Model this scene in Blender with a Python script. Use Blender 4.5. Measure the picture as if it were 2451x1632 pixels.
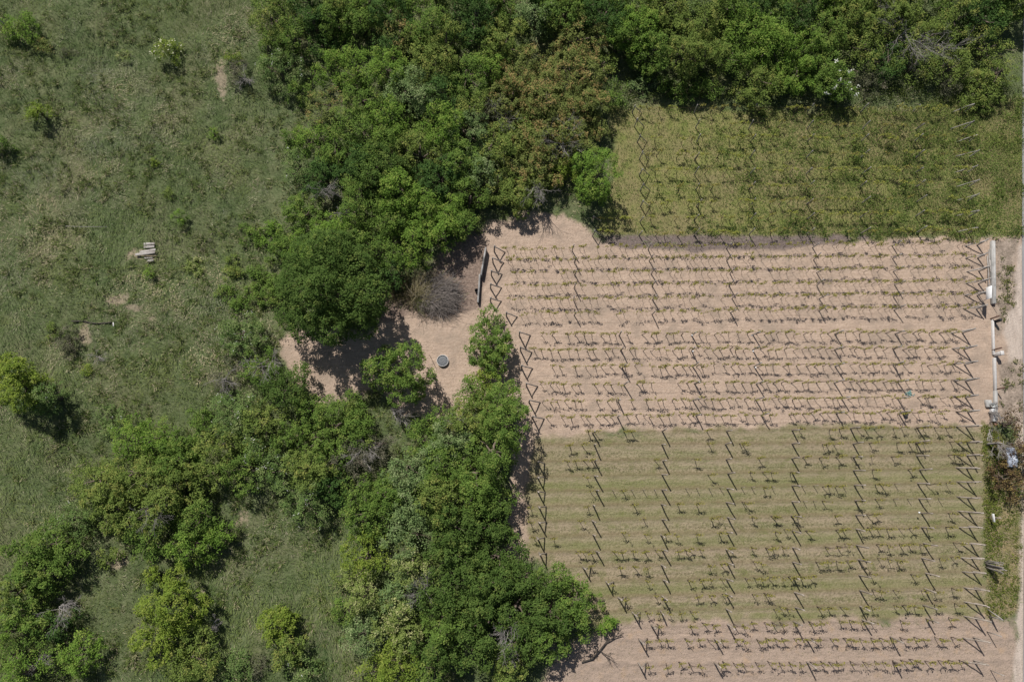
import bpy, bmesh, math, random
import numpy as np
from mathutils import Vector, Matrix

# ------------------------------------------------------------------ set-up
for o in list(bpy.data.objects):
    bpy.data.objects.remove(o)
SC = bpy.context.scene
COL = SC.collection
R = math.radians

# camera: drone about 55 m up, looking down, tipped 11.5 degrees
H = 55.0
TILT = 11.54
F = 24.0 / 36.0 * 2451.0
cam_d = bpy.data.cameras.new("camera")
cam_d.lens = 24.0; cam_d.sensor_width = 36.0; cam_d.sensor_fit = 'HORIZONTAL'
cam_d.clip_start = 0.5; cam_d.clip_end = 3000
cam = bpy.data.objects.new("camera", cam_d); COL.objects.link(cam)
cam.location = (0, 0, H); cam.rotation_euler = (R(TILT), 0, 0)
SC.camera = cam

# sun: from the upper left of the picture
SUN_EL = 52.0
SUN_DX, SUN_DY = -0.44, 0.90            # direction towards the sun, on the ground
az = math.atan2(SUN_DX, SUN_DY)          # clockwise from +Y is positive X
W = bpy.data.worlds.new("World"); SC.world = W; W.use_nodes = True
nt = W.node_tree; bg = nt.nodes['Background']
sky = nt.nodes.new('ShaderNodeTexSky'); sky.sky_type = 'NISHITA'; sky.sun_disc = False
sky.sun_elevation = R(SUN_EL); sky.sun_rotation = az
sky.air_density = 1.0; sky.dust_density = 1.5
nt.links.new(sky.outputs[0], bg.inputs[0]); bg.inputs[1].default_value = 0.06
sun_d = bpy.data.lights.new("sun", 'SUN'); sun_d.energy = 5.0; sun_d.angle = R(0.55); sun_d.color = (1.0, 0.965, 0.915)
sun = bpy.data.objects.new("sun", sun_d); COL.objects.link(sun)
sun.location = (-30, 60, 90)
hd = math.hypot(SUN_DX, SUN_DY)
sv = Vector((SUN_DX / hd * math.cos(R(SUN_EL)), SUN_DY / hd * math.cos(R(SUN_EL)), math.sin(R(SUN_EL))))
sun.rotation_euler = sv.to_track_quat('Z', 'Y').to_euler()
SC.view_settings.view_transform = 'Standard'; SC.view_settings.look = 'None'
SC.view_settings.exposure = 0.0; SC.view_settings.gamma = 1.0
try: SC.view_settings.use_curve_mapping = False
except Exception: pass
SC.cycles.max_bounces = 6; SC.cycles.diffuse_bounces = 3; SC.cycles.transmission_bounces = 4

# ------------------------------------------------------------------ pixel <-> ground
ct, st = math.cos(R(TILT)), math.sin(R(TILT))
def G(px, py, z=0.0):
    """point at height z that stands at pixel (px, py) of the photograph"""
    u = px - 1225.5; v = 816.0 - py
    D = F * ct - v * st
    return (H - z) * u / D, (H - z) * (v * ct + F * st) / D
def PX(X, Y, Z=0.0):
    dz = Z - H
    cy = Y * ct + dz * st; cz = -Y * st + dz * ct
    return 1225.5 + F * X / (-cz), 816.0 - F * cy / (-cz)

# ------------------------------------------------------------------ noise
def _hash(ix, iy, seed):
    n = (ix.astype(np.int64) * 374761393 + iy.astype(np.int64) * 668265263 + seed * 974634541) & 0x7fffffff
    n = ((n ^ (n >> 13)) * 1274126177) & 0x7fffffff
    n = n ^ (n >> 16)
    return (n & 0xffff) / 65535.0
def vnoise(x, y, seed=0):
    ix = np.floor(x); iy = np.floor(y); fx = x - ix; fy = y - iy
    fx = fx * fx * (3 - 2 * fx); fy = fy * fy * (3 - 2 * fy)
    a = _hash(ix, iy, seed); b = _hash(ix + 1, iy, seed); c = _hash(ix, iy + 1, seed); d = _hash(ix + 1, iy + 1, seed)
    return (a * (1 - fx) + b * fx) * (1 - fy) + (c * (1 - fx) + d * fx) * fy
def fbm(x, y, seed=0, octv=4):
    s = 0; a = 0.5; t = 0
    for k in range(octv):
        s = s + a * vnoise(x * 2 ** k, y * 2 ** k, seed + 17 * k); t += a; a *= 0.55
    return s / t

# ------------------------------------------------------------------ zones of the ground, in photo pixels
POLY = {
 'sand': [(1090,650),(1112,590),(1165,535),(1250,512),(1345,505),(1400,548),(1420,572),(1600,588),(1850,585),(2080,566),(2320,562),(2400,565),(2640,560),(2640,1240),(2440,1230),(2425,1000),(2390,1010),(2360,1030),(2200,1022),(2000,1022),(1700,1030),(1500,1032),(1330,1045),(1290,1060),(1310,1160),(1270,1340),(1215,1330),(1215,1150),(1240,1000),(1180,960),(1100,985),(1060,1000),(960,985),(900,935),(760,960),(700,895),(665,815),(700,790),(900,790),(925,745),(960,725),(1090,715),(1140,720)],
 'low': [(1285,1045),(1500,1030),(2000,1020),(2352,1024),(2358,1200),(2365,1490),(2100,1490),(1500,1505),(1380,1500),(1300,1340),(1255,1330),(1262,1150)],
 'dry': [(1500,1490),(2100,1480),(2360,1475),(2430,1478),(2445,1640),(2445,1900),(1200,1900),(1300,1640),(1330,1560),(1400,1520)],
 'up': [(1455,250),(1800,262),(2100,262),(2300,240),(2640,230),(2640,572),(2300,563),(2080,566),(1850,580),(1600,570),(1440,560),(1455,470),(1470,380)],
 'verge': [(2352,1010),(2640,1200),(2640,1225),(2448,1225),(2440,1460),(2420,1478),(2360,1478),(2358,1200)],
 'gravel': [(2440,590),(2460,560),(2700,560),(2700,2000),(2415,2000),(2428,1640),(2436,1480),(2448,1240),(2448,1225),(2440,1000),(2425,900),(2400,800),(2425,680)],
 'soil': [(1440,562),(1600,563),(1850,566),(2080,560),(2085,574),(1850,598),(1600,600),(1480,590),(1430,575)],
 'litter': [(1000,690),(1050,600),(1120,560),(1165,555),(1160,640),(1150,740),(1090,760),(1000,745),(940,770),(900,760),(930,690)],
}
def pip(poly, x, y):
    inside = np.zeros(x.shape, bool); n = len(poly)
    for i in range(n):
        x1, y1 = poly[i]; x2, y2 = poly[(i + 1) % n]
        c = ((y1 > y) != (y2 > y))
        xi = (x2 - x1) * (y - y1) / ((y2 - y1) if y2 != y1 else 1e-9) + x1
        inside ^= c & (x < xi)
    return inside
def sdist(poly, x, y):
    d = np.full(x.shape, 1e9); n = len(poly)
    for i in range(n):
        x1, y1 = poly[i]; x2, y2 = poly[(i + 1) % n]
        ex, ey = x2 - x1, y2 - y1; L = ex * ex + ey * ey + 1e-9
        t = np.clip(((x - x1) * ex + (y - y1) * ey) / L, 0, 1)
        d = np.minimum(d, np.hypot(x - x1 - t * ex, y - y1 - t * ey))
    return np.where(pip(poly, x, y), d, -d)
def zone(name, X, Y, soft=14.0, amp=26.0):
    px, py = PX(X, Y)
    n = (fbm(X * 0.9, Y * 0.9, 5 + len(name), 4) - 0.5) * amp
    w = np.clip((sdist(POLY[name], px, py) + n) / soft + 0.5, 0, 1)
    if name == 'sand':
        for sx, sy, ra, rb in SCRAPES: w = np.maximum(w, np.clip(1.5 - np.hypot((px - sx) / ra, (py - sy) / rb) * .9 + (n + (fbm(X * 3.1, Y * 3.1, 77, 3) - .5) * 40) / 20, 0, .55))
    return w * w * (3 - 2 * w)
SCRAPES = [(528,195,9,24),(280,716,16,9),(205,800,9,16),(365,762,6,5),(322,738,14,6),(345,612,26,10),(578,1240,12,18),(930,735,26,18),(285,1345,14,16),(480,1420,8,16),(2395,1340,10,60)]
POLY['side'] = [(2384,575),(2440,575),(2425,660),(2432,730),(2400,770),(2392,800),(2384,800)]
POLY['side2'] = [(2388,865),(2470,860),(2470,1000),(2420,1010),(2388,1010)]
ZONES = {'side': (14, 22), 'side2': (20, 30), 'sand': (14, 38), 'low': (18, 36), 'dry': (26, 60), 'up': (24, 44), 'verge': (12, 14), 'gravel': (14, 22), 'soil': (10, 18), 'litter': (20, 30)}
def zones(X, Y): return {k: zone(k, X, Y, *v) for k, v in ZONES.items()}

# rows of the lower grassed plot: pixel y at x=1423 and x=2320
LOWROWS = [(1035,1022),(1065,1059),(1103,1089),(1139,1121),(1174,1154),(1209,1191),(1245,1226),(1281,1259),(1319,1298),(1355,1333),(1391,1368),(1429,1406),(1465,1443),(1498,1477),(1527,1524),(1586,1578)]
def rowbump(px, py):
    t = (px - 1423) / 897.0; b = np.zeros(px.shape)
    for a, c in LOWROWS: b = np.maximum(b, np.exp(-((py - (a + (c - a) * t)) / 5.0) ** 2))
    return b
def rowphase(px, py):
    t = (px - 1423) / 897.0; ph = np.full(px.shape, .5)
    for (a0, c0), (a1, c1) in zip([(1000, 990)] + LOWROWS, LOWROWS + [(1640, 1632)]):
        ya = a0 + (c0 - a0) * t; yb = a1 + (c1 - a1) * t; k = (py >= ya) & (py < yb); ph[k] = ((py - ya) / (yb - ya))[k]
    return ph
def gz(X, Y):
    """height of the ground"""
    X = np.asarray(X, float); Y = np.asarray(Y, float)
    px, py = PX(X, Y)
    lim = np.clip((1230 - px) / 250, 0, 1)
    meadow = (fbm(X * 0.55, Y * 0.55, 3, 3) - 0.5) * 0.30 * lim
    return meadow + (fbm(X * 0.35, Y * 0.35, 8, 2) - 0.5) * 0.06
def gz1(x, y): return float(gz(np.array([x]), np.array([y]))[0])

# ------------------------------------------------------------------ mesh helpers
def mesh_np(name, V, faces, cols=None):
    """V Nx3; faces: list of int arrays (M x k); cols N x 3 point colours"""
    me = bpy.data.meshes.new(name)
    V = np.asarray(V, np.float32)
    me.vertices.add(len(V)); me.vertices.foreach_set('co', V.ravel())
    faces = [np.asarray(f, np.int32) for f in faces if len(f)]
    nl = sum(f.size for f in faces); nf = sum(len(f) for f in faces)
    me.loops.add(nl); me.loops.foreach_set('vertex_index', np.concatenate([f.ravel() for f in faces]))
    me.polygons.add(nf)
    starts = []; s = 0
    for f in faces:
        k = f.shape[1]; starts.append(s + np.arange(len(f)) * k); s += f.size
    me.polygons.foreach_set('loop_start', np.concatenate(starts).astype(np.int32))
    me.update(calc_edges=True); me.validate()
    if cols is not None:
        a = me.color_attributes.new('tint', 'FLOAT_COLOR', 'POINT')
        c = np.ones((len(V), 4), np.float32); c[:, :3] = cols
        a.data.foreach_set('color', c.ravel())
    return me
class MB:
    def __init__(s): s.V = []; s.F4 = []; s.F3 = []; s.C = []; s.n = 0
    def add(s, V, F4=None, F3=None, col=None):
        V = np.asarray(V, float)
        if F4 is not None and len(F4): s.F4.append(np.asarray(F4) + s.n)
        if F3 is not None and len(F3): s.F3.append(np.asarray(F3) + s.n)
        s.V.append(V); s.n += len(V)
        if col is not None:
            col = np.asarray(col, float)
            s.C.append(np.tile(col, (len(V), 1)) if col.ndim == 1 else col)
    def tube(s, pts, rad, sides=6, col=None, cap=True):
        pts = np.asarray(pts, float); n = len(pts)
        rad = np.full(n, rad) if np.isscalar(rad) else np.asarray(rad, float)
        d = np.gradient(pts, axis=0); d /= np.linalg.norm(d, axis=1)[:, None] + 1e-9
        ref = np.array([0, 0, 1.0]) if abs(d[0, 2]) < 0.9 else np.array([1.0, 0, 0])
        a = np.cross(d, ref); a /= np.linalg.norm(a, axis=1)[:, None] + 1e-9
        b = np.cross(d, a)
        th = np.arange(sides) * 2 * math.pi / sides
        V = pts[:, None, :] + rad[:, None, None] * (np.cos(th)[None, :, None] * a[:, None, :] + np.sin(th)[None, :, None] * b[:, None, :])
        V = V.reshape(-1, 3)
        i = np.arange(n - 1)[:, None] * sides; j = np.arange(sides)[None, :]; k = (j + 1) % sides
        F = np.stack([i + j, i + k, i + sides + k, i + sides + j], -1).reshape(-1, 4)
        F3 = []
        if cap:
            V = np.vstack([V, pts[0], pts[-1]]); c0 = n * sides; c1 = c0 + 1; e = (n - 1) * sides
            for q in range(sides):
                F3.append((c0, (q + 1) % sides, q)); F3.append((c1, e + q, e + (q + 1) % sides))
        s.add(V, F, F3, col)
    def box(s, c, size, rz=0.0, bev=0.01, tilt=(0, 0), col=None):
        bm = bmesh.new(); bmesh.ops.create_cube(bm, size=1.0)
        bmesh.ops.scale(bm, vec=size, verts=bm.verts)
        if bev > 0: bmesh.ops.bevel(bm, geom=bm.edges[:], offset=min(bev, min(size) * 0.3), segments=1, affect='EDGES')
        bmesh.ops.triangulate(bm, faces=bm.faces[:])
        M = Matrix.Translation(c) @ Matrix.Rotation(rz, 4, 'Z') @ Matrix.Rotation(tilt[0], 4, 'X') @ Matrix.Rotation(tilt[1], 4, 'Y')
        bm.transform(M); bm.verts.index_update()
        V = [v.co[:] for v in bm.verts]; F3 = [[v.index for v in f.verts] for f in bm.faces]
        bm.free(); s.add(V, None, F3, col)
    def lathe(s, prof, sides=24, c=(0, 0, 0), col=None):
        prof = np.asarray(prof, float); n = len(prof); th = np.arange(sides) * 2 * math.pi / sides
        V = np.stack([prof[:, 0][:, None] * np.cos(th), prof[:, 0][:, None] * np.sin(th), np.repeat(prof[:, 1][:, None], sides, 1)], -1).reshape(-1, 3) + np.array(c)
        i = np.arange(n - 1)[:, None] * sides; j = np.arange(sides)[None, :]; k = (j + 1) % sides
        s.add(V, np.stack([i + j, i + k, i + sides + k, i + sides + j], -1).reshape(-1, 4), None, col)
    def mesh(s, name):
        V = np.vstack(s.V); fs = []
        if s.F4: fs.append(np.vstack(s.F4))
        if s.F3: fs.append(np.vstack(s.F3))
        return mesh_np(name, V, fs, np.vstack(s.C) if s.C else None)
    def obj(s, name, mat, parent=None, loc=None):
        return link(name, s.mesh(name), mat, parent, loc)
def link(name, me, mat, parent=None, loc=None):
    if mat is not None and not me.materials: me.materials.append(mat)
    o = bpy.data.objects.new(name, me); COL.objects.link(o)
    if parent is not None: o.parent = parent
    if loc is not None: o.location = loc
    return o
def tag(o, label=None, cat=None, group=None, kind=None):
    if label: o['label'] = label
    if cat: o['category'] = cat
    if group: o['group'] = group
    if kind: o['kind'] = kind
    return o
def thing(name, loc, label, cat, group=None, rz=0.0):
    o = bpy.data.objects.new(name, None); COL.objects.link(o); o.empty_display_size = 0.2
    o.location = loc; o.rotation_euler = (0, 0, rz); return tag(o, label, cat, group)
def dup(o, parent=None):
    c = o.copy(); COL.objects.link(c)
    if parent is not None: c.parent = parent
    for ch in list(o.children): dup(ch, c)
    return c

# ------------------------------------------------------------------ materials
def nodes(name):
    m = bpy.data.materials.new(name); m.use_nodes = True
    return m, m.node_tree.nodes, m.node_tree.links, m.node_tree.nodes['Principled BSDF']
def N(nd, t, **kw):
    n = nd.new(t)
    for k, v in kw.items(): setattr(n, k, v)
    return n
def noise(nd, lk, co, scale, detail=4, rough=0.55, dist=0.0):
    n = N(nd, 'ShaderNodeTexNoise'); n.inputs['Scale'].default_value = scale; n.inputs['Detail'].default_value = detail
    n.inputs['Roughness'].default_value = rough; n.inputs['Distortion'].default_value = dist
    lk.new(co, n.inputs['Vector']); return n.outputs['Fac']
def mrange(nd, lk, x, a, b, c=0.0, d=1.0):
    n = N(nd, 'ShaderNodeMapRange'); n.inputs[1].default_value = a; n.inputs[2].default_value = b; n.inputs[3].default_value = c; n.inputs[4].default_value = d
    lk.new(x, n.inputs[0]); return n.outputs[0]
def mix(nd, lk, f, a, b, blend='MIX'):
    n = N(nd, 'ShaderNodeMix', data_type='RGBA', blend_type=blend)
    if isinstance(f, (int, float)): n.inputs[0].default_value = f
    else: lk.new(f, n.inputs[0])
    for s, v in ((6, a), (7, b)):
        if isinstance(v, tuple): n.inputs[s].default_value = (*v, 1)
        else: lk.new(v, n.inputs[s])
    return n.outputs[2]
def mul(nd, lk, a, b):
    n = N(nd, 'ShaderNodeMath', operation='MULTIPLY')
    for s, v in ((0, a), (1, b)):
        if isinstance(v, (int, float)): n.inputs[s].default_value = v
        else: lk.new(v, n.inputs[s])
    return n.outputs[0]
def mat_noise(name, c1, c2, scale=8.0, rough=0.85, bump=0.3, stretch=(1, 1, 1), c3=None):
    m, nd, lk, p = nodes(name)
    tc = N(nd, 'ShaderNodeTexCoord'); mp = N(nd, 'ShaderNodeMapping'); mp.inputs['Scale'].default_value = stretch
    oi = N(nd, 'ShaderNodeObjectInfo'); ad = N(nd, 'ShaderNodeVectorMath', operation='ADD')
    lk.new(tc.outputs['Object'], mp.inputs['Vector']); lk.new(mp.outputs[0], ad.inputs[0])
    sc = N(nd, 'ShaderNodeVectorMath', operation='SCALE'); sc.inputs[0].default_value = (31, 17, 9); lk.new(oi.outputs['Random'], sc.inputs['Scale'])
    lk.new(sc.outputs[0], ad.inputs[1]); co = ad.outputs[0]
    f = mrange(nd, lk, noise(nd, lk, co, scale, 6, 0.65), 0.3, 0.7)
    c = mix(nd, lk, f, c1, c2)
    if c3: c = mix(nd, lk, mrange(nd, lk, noise(nd, lk, co, scale * 0.35, 3), 0.5, 0.7), c, c3)
    v = mrange(nd, lk, oi.outputs['Random'], 0, 1, 0.82, 1.15)
    hv = N(nd, 'ShaderNodeHueSaturation'); lk.new(v, hv.inputs['Value']); lk.new(c, hv.inputs['Color'])
    lk.new(hv.outputs[0], p.inputs['Base Color']); p.inputs['Roughness'].default_value = rough
    p.inputs['Specular IOR Level'].default_value = 0.25
    if bump:
        b = N(nd, 'ShaderNodeBump'); b.inputs['Strength'].default_value = bump; b.inputs['Distance'].default_value = 0.02
        lk.new(noise(nd, lk, co, scale * 2.5, 5), b.inputs['Height']); lk.new(b.outputs[0], p.inputs['Normal'])
    return m
def mat_leaf(name, transl=0.25, rough=0.55, spec=0.25):
    """leaf or blade: colour of each leaf from 'tint', a little mottling, light shining through"""
    m, nd, lk, p = nodes(name)
    at = N(nd, 'ShaderNodeAttribute'); at.attribute_name = 'tint'
    tc = N(nd, 'ShaderNodeTexCoord')
    f = mrange(nd, lk, noise(nd, lk, tc.outputs['Object'], 2.5, 3), 0.3, 0.7, 0.82, 1.18)
    hv = N(nd, 'ShaderNodeHueSaturation'); lk.new(f, hv.inputs['Value']); lk.new(at.outputs['Color'], hv.inputs['Color'])
    lk.new(hv.outputs[0], p.inputs['Base Color']); p.inputs['Roughness'].default_value = rough; p.inputs['Specular IOR Level'].default_value = spec
    if transl:
        t = N(nd, 'ShaderNodeBsdfTranslucent'); g = N(nd, 'ShaderNodeGamma'); g.inputs[1].default_value = 0.9
        lk.new(hv.outputs[0], g.inputs[0]); lk.new(g.outputs[0], t.inputs['Color'])
        mx = N(nd, 'ShaderNodeMixShader'); mx.inputs[0].default_value = transl
        lk.new(p.outputs[0], mx.inputs[1]); lk.new(t.outputs[0], mx.inputs[2])
        lk.new(mx.outputs[0], nd['Material Output'].inputs['Surface'])
    return m
M_LEAF = mat_leaf('leaf', 0.34, 0.7, 0.06)
M_BLADE = mat_leaf('grass_blade', 0.15, 0.8, 0.05)
M_PETAL = mat_noise('white_petal', (0.46, 0.47, 0.40), (0.60, 0.60, 0.53), 6, 0.7, 0)
M_BARK = mat_noise('bark', (0.10, 0.075, 0.055), (0.19, 0.15, 0.12), 9, 0.9, 0.6, (1, 1, 0.3))
M_DEAD = mat_noise('dead_wood', (0.22, 0.20, 0.185), (0.36, 0.33, 0.31), 6, 0.9, 0.3)
M_REED = mat_leaf('dry_reed', 0.1, 0.7, 0.15)
M_LIMB = mat_noise('dark_bark', (0.035, 0.030, 0.026), (0.075, 0.065, 0.055), 9, 0.9, 0.6)
M_VINE = mat_noise('vine_bark', (0.075, 0.055, 0.042), (0.14, 0.105, 0.08), 12, 0.95, 0.6, (1, 1, 0.3))
M_POST = mat_noise('post_wood', (0.27, 0.225, 0.185), (0.42, 0.37, 0.32), 7, 0.85, 0.4, (3, 3, 0.5), (0.20, 0.165, 0.13))
M_POSTG = mat_noise('grey_post_wood', (0.26, 0.235, 0.215), (0.40, 0.37, 0.34), 7, 0.85, 0.4, (3, 3, 0.5), (0.15, 0.14, 0.125))
M_POSTU = mat_noise('old_post_wood', (0.17, 0.155, 0.14), (0.28, 0.26, 0.24), 7, 0.85, 0.4, (3, 3, 0.5), (0.12, 0.11, 0.10))
M_PLANK = mat_noise('weathered_plank', (0.26, 0.235, 0.21), (0.48, 0.45, 0.42), 5, 0.9, 0.5, (1, 8, 4), (0.16, 0.13, 0.11))
M_CONC = mat_noise('concrete', (0.32, 0.31, 0.295), (0.44, 0.43, 0.41), 5, 0.9, 0.3, (1, 1, 1), (0.24, 0.235, 0.22))
M_CONCD = mat_noise('stained_concrete', (0.19, 0.185, 0.18), (0.36, 0.35, 0.335), 4, 0.9, 0.4, (1, 1, 1), (0.09, 0.085, 0.08))
M_CONCL = mat_noise('pale_concrete', (0.46, 0.44, 0.42), (0.58, 0.56, 0.54), 5, 0.9, 0.3)
M_RUST = mat_noise('rusty_steel', (0.085, 0.045, 0.035), (0.15, 0.075, 0.055), 14, 0.75, 0.3)
M_DARK = mat_noise('black_plastic', (0.012, 0.012, 0.013), (0.025, 0.025, 0.027), 10, 0.5, 0.1)
M_WHITE = mat_noise('white_paint', (0.72, 0.73, 0.74), (0.82, 0.82, 0.82), 3, 0.5, 0.05, (1, 1, 1), (0.66, 0.66, 0.65))
M_STEEL = mat_noise('galvanised_steel', (0.30, 0.31, 0.31), (0.42, 0.43, 0.42), 8, 0.45, 0.1)
M_LID = mat_noise('grey_lid', (0.125, 0.132, 0.14), (0.185, 0.19, 0.20), 6, 0.6, 0.2)
M_TEAL = mat_noise('teal_plastic', (0.14, 0.28, 0.27), (0.22, 0.36, 0.33), 9, 0.5, 0.3)
M_TERRA = mat_noise('terracotta', (0.48, 0.26, 0.17), (0.58, 0.34, 0.24), 9, 0.85, 0.2)
M_TARP = mat_noise('blue_white_sheet', (0.10, 0.13, 0.19), (0.48, 0.51, 0.56), 9, 0.4, 0.5)

# ------------------------------------------------------------------ the ground: one sheet out to the horizon
def axis(lo, hi, step, far):
    core = np.arange(lo, hi + 1e-6, step); g = []; d = step; x = hi
    while x < far: d *= 1.35; x += d; g.append(x)
    g = np.array(g)
    h = []; d = step; x = lo
    while x > -far: d *= 1.35; x -= d; h.append(x)
    return np.concatenate([np.array(h)[::-1], core, g])
gx = axis(-50, 50, 0.15, 1500); gy = axis(-18, 46, 0.15, 1500)
GX, GY = np.meshgrid(gx, gy); GX = GX.ravel(); GY = GY.ravel()
inn = (np.abs(GX) < 54) & (GY > -22) & (GY < 50)
Z = np.zeros(GX.shape); ZW = {k: np.zeros(GX.shape) for k in ZONES}; RB = np.zeros(GX.shape)
zw = zones(GX[inn], GY[inn])
for k in ZONES: ZW[k][inn] = zw[k]
pxi, pyi = PX(GX[inn], GY[inn])
RB[inn] = rowbump(pxi, pyi) * np.clip(ZW['low'][inn] + ZW['dry'][inn], 0, 1)
tt_ = (pxi - 1423) / 897.0; arng = np.random.default_rng(6); AL = np.full(pxi.shape, arng.random()); G1 = np.zeros(pxi.shape); G2 = np.zeros(pxi.shape)
for a0, c0 in LOWROWS:
    dy = pyi - (a0 + (c0 - a0) * tt_); s_ = np.clip(dy / 14 + .5, 0, 1); AL = AL * (1 - s_) + arng.random() * s_
    G1 = np.maximum(G1, np.exp(-((dy + 2.5) / 4.6) ** 2)); G2 = np.maximum(G2, np.exp(-((dy - 8) / 6.0) ** 2))
ALL = np.zeros(GX.shape); PHA = np.zeros(GX.shape); ALL[inn] = AL; PHA[inn] = G1; LGT = np.zeros(GX.shape); LGT[inn] = G2
Z[inn] = gz(GX[inn], GY[inn]) + RB[inn] * 0.05 + (fbm(GX[inn] * 2.2, GY[inn] * 2.2, 41, 3) - 0.5) * 0.07
nx, ny = len(gx), len(gy)
ii = np.arange(ny - 1)[:, None] * nx + np.arange(nx - 1)[None, :]
gme = mesh_np('ground', np.stack([GX, GY, Z], -1), [np.stack([ii, ii + 1, ii + nx + 1, ii + nx], -1).reshape(-1, 4)])
for an, ks in (('zone_a', ('sand', 'low', 'up')), ('zone_b', ('dry', 'verge', 'gravel')), ('zone_c', ('soil', 'litter', None)), ('zone_d', ('ALL', 'PHA', 'SIDE'))):
    a = gme.color_attributes.new(an, 'FLOAT_COLOR', 'POINT'); c = np.ones((len(GX), 4), np.float32)
    for q, k in enumerate(ks): c[:, q] = LGT if k is None and an == 'zone_c' else ALL if k == 'ALL' else PHA if k == 'PHA' else np.maximum(ZW['side'], ZW['side2']) if k == 'SIDE' else ZW[k] if k else RB
    a.data.foreach_set('color', c.ravel())
gme.polygons.foreach_set('use_smooth', np.ones(len(gme.polygons), bool))

def ground_mat():
    m, nd, lk, p = nodes('ground_cover')
    tc = N(nd, 'ShaderNodeTexCoord'); co = tc.outputs['Object']
    def stretch(sx, sy):
        mp = N(nd, 'ShaderNodeMapping'); mp.inputs['Scale'].default_value = (sx, sy, 1); lk.new(co, mp.inputs['Vector']); return mp.outputs[0]
    def att(n):
        a = N(nd, 'ShaderNodeAttribute'); a.attribute_name = n; s = N(nd, 'ShaderNodeSeparateColor'); lk.new(a.outputs['Color'], s.inputs[0]); return s.outputs
    A, B, C, Dz = att('zone_a'), att('zone_b'), att('zone_c'), att('zone_d')
    big = noise(nd, lk, co, 0.22, 4, 0.6); mid = noise(nd, lk, co, 1.1, 5, 0.6); fin = noise(nd, lk, co, 5.5, 5, 0.65); vf = noise(nd, lk, co, 16, 3, 0.7)
    # meadow: dark green sward, olive and straw patches
    me_ = mix(nd, lk, mrange(nd, lk, mid, 0.35, 0.65), (0.085, 0.118, 0.046), (0.152, 0.176, 0.086))
    me_ = mix(nd, lk, mrange(nd, lk, big, 0.48, 0.68, 0, 0.55), me_, (0.235, 0.210, 0.125))
    me_ = mix(nd, lk, mrange(nd, lk, fin, 0.35, 0.7), me_, mix(nd, lk, 0.5, me_, (0.045, 0.05, 0.022)))
    # sand: pale pinkish tan, raked, with crumbs
    rk = noise(nd, lk, stretch(0.35, 6.0), 1.3, 5, 0.65)
    sa = mix(nd, lk, mrange(nd, lk, rk, 0.32, 0.68), (0.378, 0.280, 0.212), (0.515, 0.396, 0.306))
    sa = mix(nd, lk, mrange(nd, lk, mid, 0.50, 0.68, 0, 0.75), sa, (0.345, 0.262, 0.205))
    sa = mix(nd, lk, mrange(nd, lk, big, 0.52, 0.66, 0, 0.65), sa, (0.335, 0.262, 0.205))
    sa = mix(nd, lk, mrange(nd, lk, fin, 0.46, 0.66, 0, 0.6), sa, (0.31, 0.225, 0.165))
    sa = mix(nd, lk, mrange(nd, lk, vf, 0.58, 0.72, 0, 0.6), sa, (0.22, 0.16, 0.12))
    m2 = noise(nd, lk, co, 0.55, 5, 0.65)
    sa = mix(nd, lk, mrange(nd, lk, m2, 0.50, 0.64, 0, 0.6), sa, (0.305, 0.240, 0.185))
    # lower plot: mown straw and short green in bands along the rows
    bn = noise(nd, lk, stretch(0.10, 0.55), 1.6, 5, 0.62); b2 = noise(nd, lk, stretch(0.5, 2.2), 2.4, 5, 0.65)
    lo = mix(nd, lk, mrange(nd, lk, bn, 0.42, 0.60), (0.310, 0.250, 0.165), (0.195, 0.195, 0.092))
    lo = mix(nd, lk, mrange(nd, lk, b2, 0.45, 0.68, 0, 0.75), lo, (0.36, 0.285, 0.205))
    lo = mix(nd, lk, mrange(nd, lk, mid, 0.53, 0.66, 0, 0.8), lo, (0.140, 0.155, 0.048))
    lo = mix(nd, lk, mrange(nd, lk, fin, 0.44, 0.62, 0, 0.8), lo, (0.125, 0.112, 0.056))
    lo = mix(nd, lk, mrange(nd, lk, vf, 0.55, 0.70, 0, 0.6), lo, (0.40, 0.33, 0.235))
        # upper plot: mossy olive green with bare brown
    alw = N(nd, 'ShaderNodeMath', operation='ADD'); lk.new(Dz[0], alw.inputs[0]); lk.new(mul(nd, lk, b2, 0.9), alw.inputs[1])
    lo = mix(nd, lk, mrange(nd, lk, alw.outputs[0], 0.70, 1.30, 0, 0.5), lo, (0.175, 0.185, 0.068))
    lo = mix(nd, lk, mul(nd, lk, C[2], mrange(nd, lk, b2, 0.3, 0.6, 0.05, 0.65)), lo, (0.355, 0.282, 0.200))
    lo = mix(nd, lk, mul(nd, lk, Dz[1], mrange(nd, lk, b2, 0.35, 0.62, 0.30, 0.85)), lo, (0.165, 0.126, 0.074))  # dark line per row: brown bank soil with the ridge's shade painted in
    up = mix(nd, lk, mrange(nd, lk, mid, 0.35, 0.65), (0.165, 0.190, 0.052), (0.255, 0.225, 0.098))
    up = mix(nd, lk, mrange(nd, lk, big, 0.45, 0.62, 0, 0.6), up, (0.235, 0.185, 0.105))
    up = mix(nd, lk, mrange(nd, lk, fin, 0.48, 0.7, 0, 0.6), up, (0.080, 0.098, 0.028))
    dr = mix(nd, lk, mrange(nd, lk, b2, 0.35, 0.65), (0.395, 0.300, 0.235), (0.300, 0.232, 0.182))
    dr = mix(nd, lk, mrange(nd, lk, mid, 0.55, 0.7, 0, 0.6), dr, (0.42, 0.29, 0.185))
    dr = mix(nd, lk, mrange(nd, lk, fin, 0.5, 0.72, 0, 0.6), dr, (0.21, 0.165, 0.125))
    ve = mix(nd, lk, mrange(nd, lk, mid, 0.35, 0.62), (0.130, 0.150, 0.042), (0.30, 0.235, 0.125))
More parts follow.
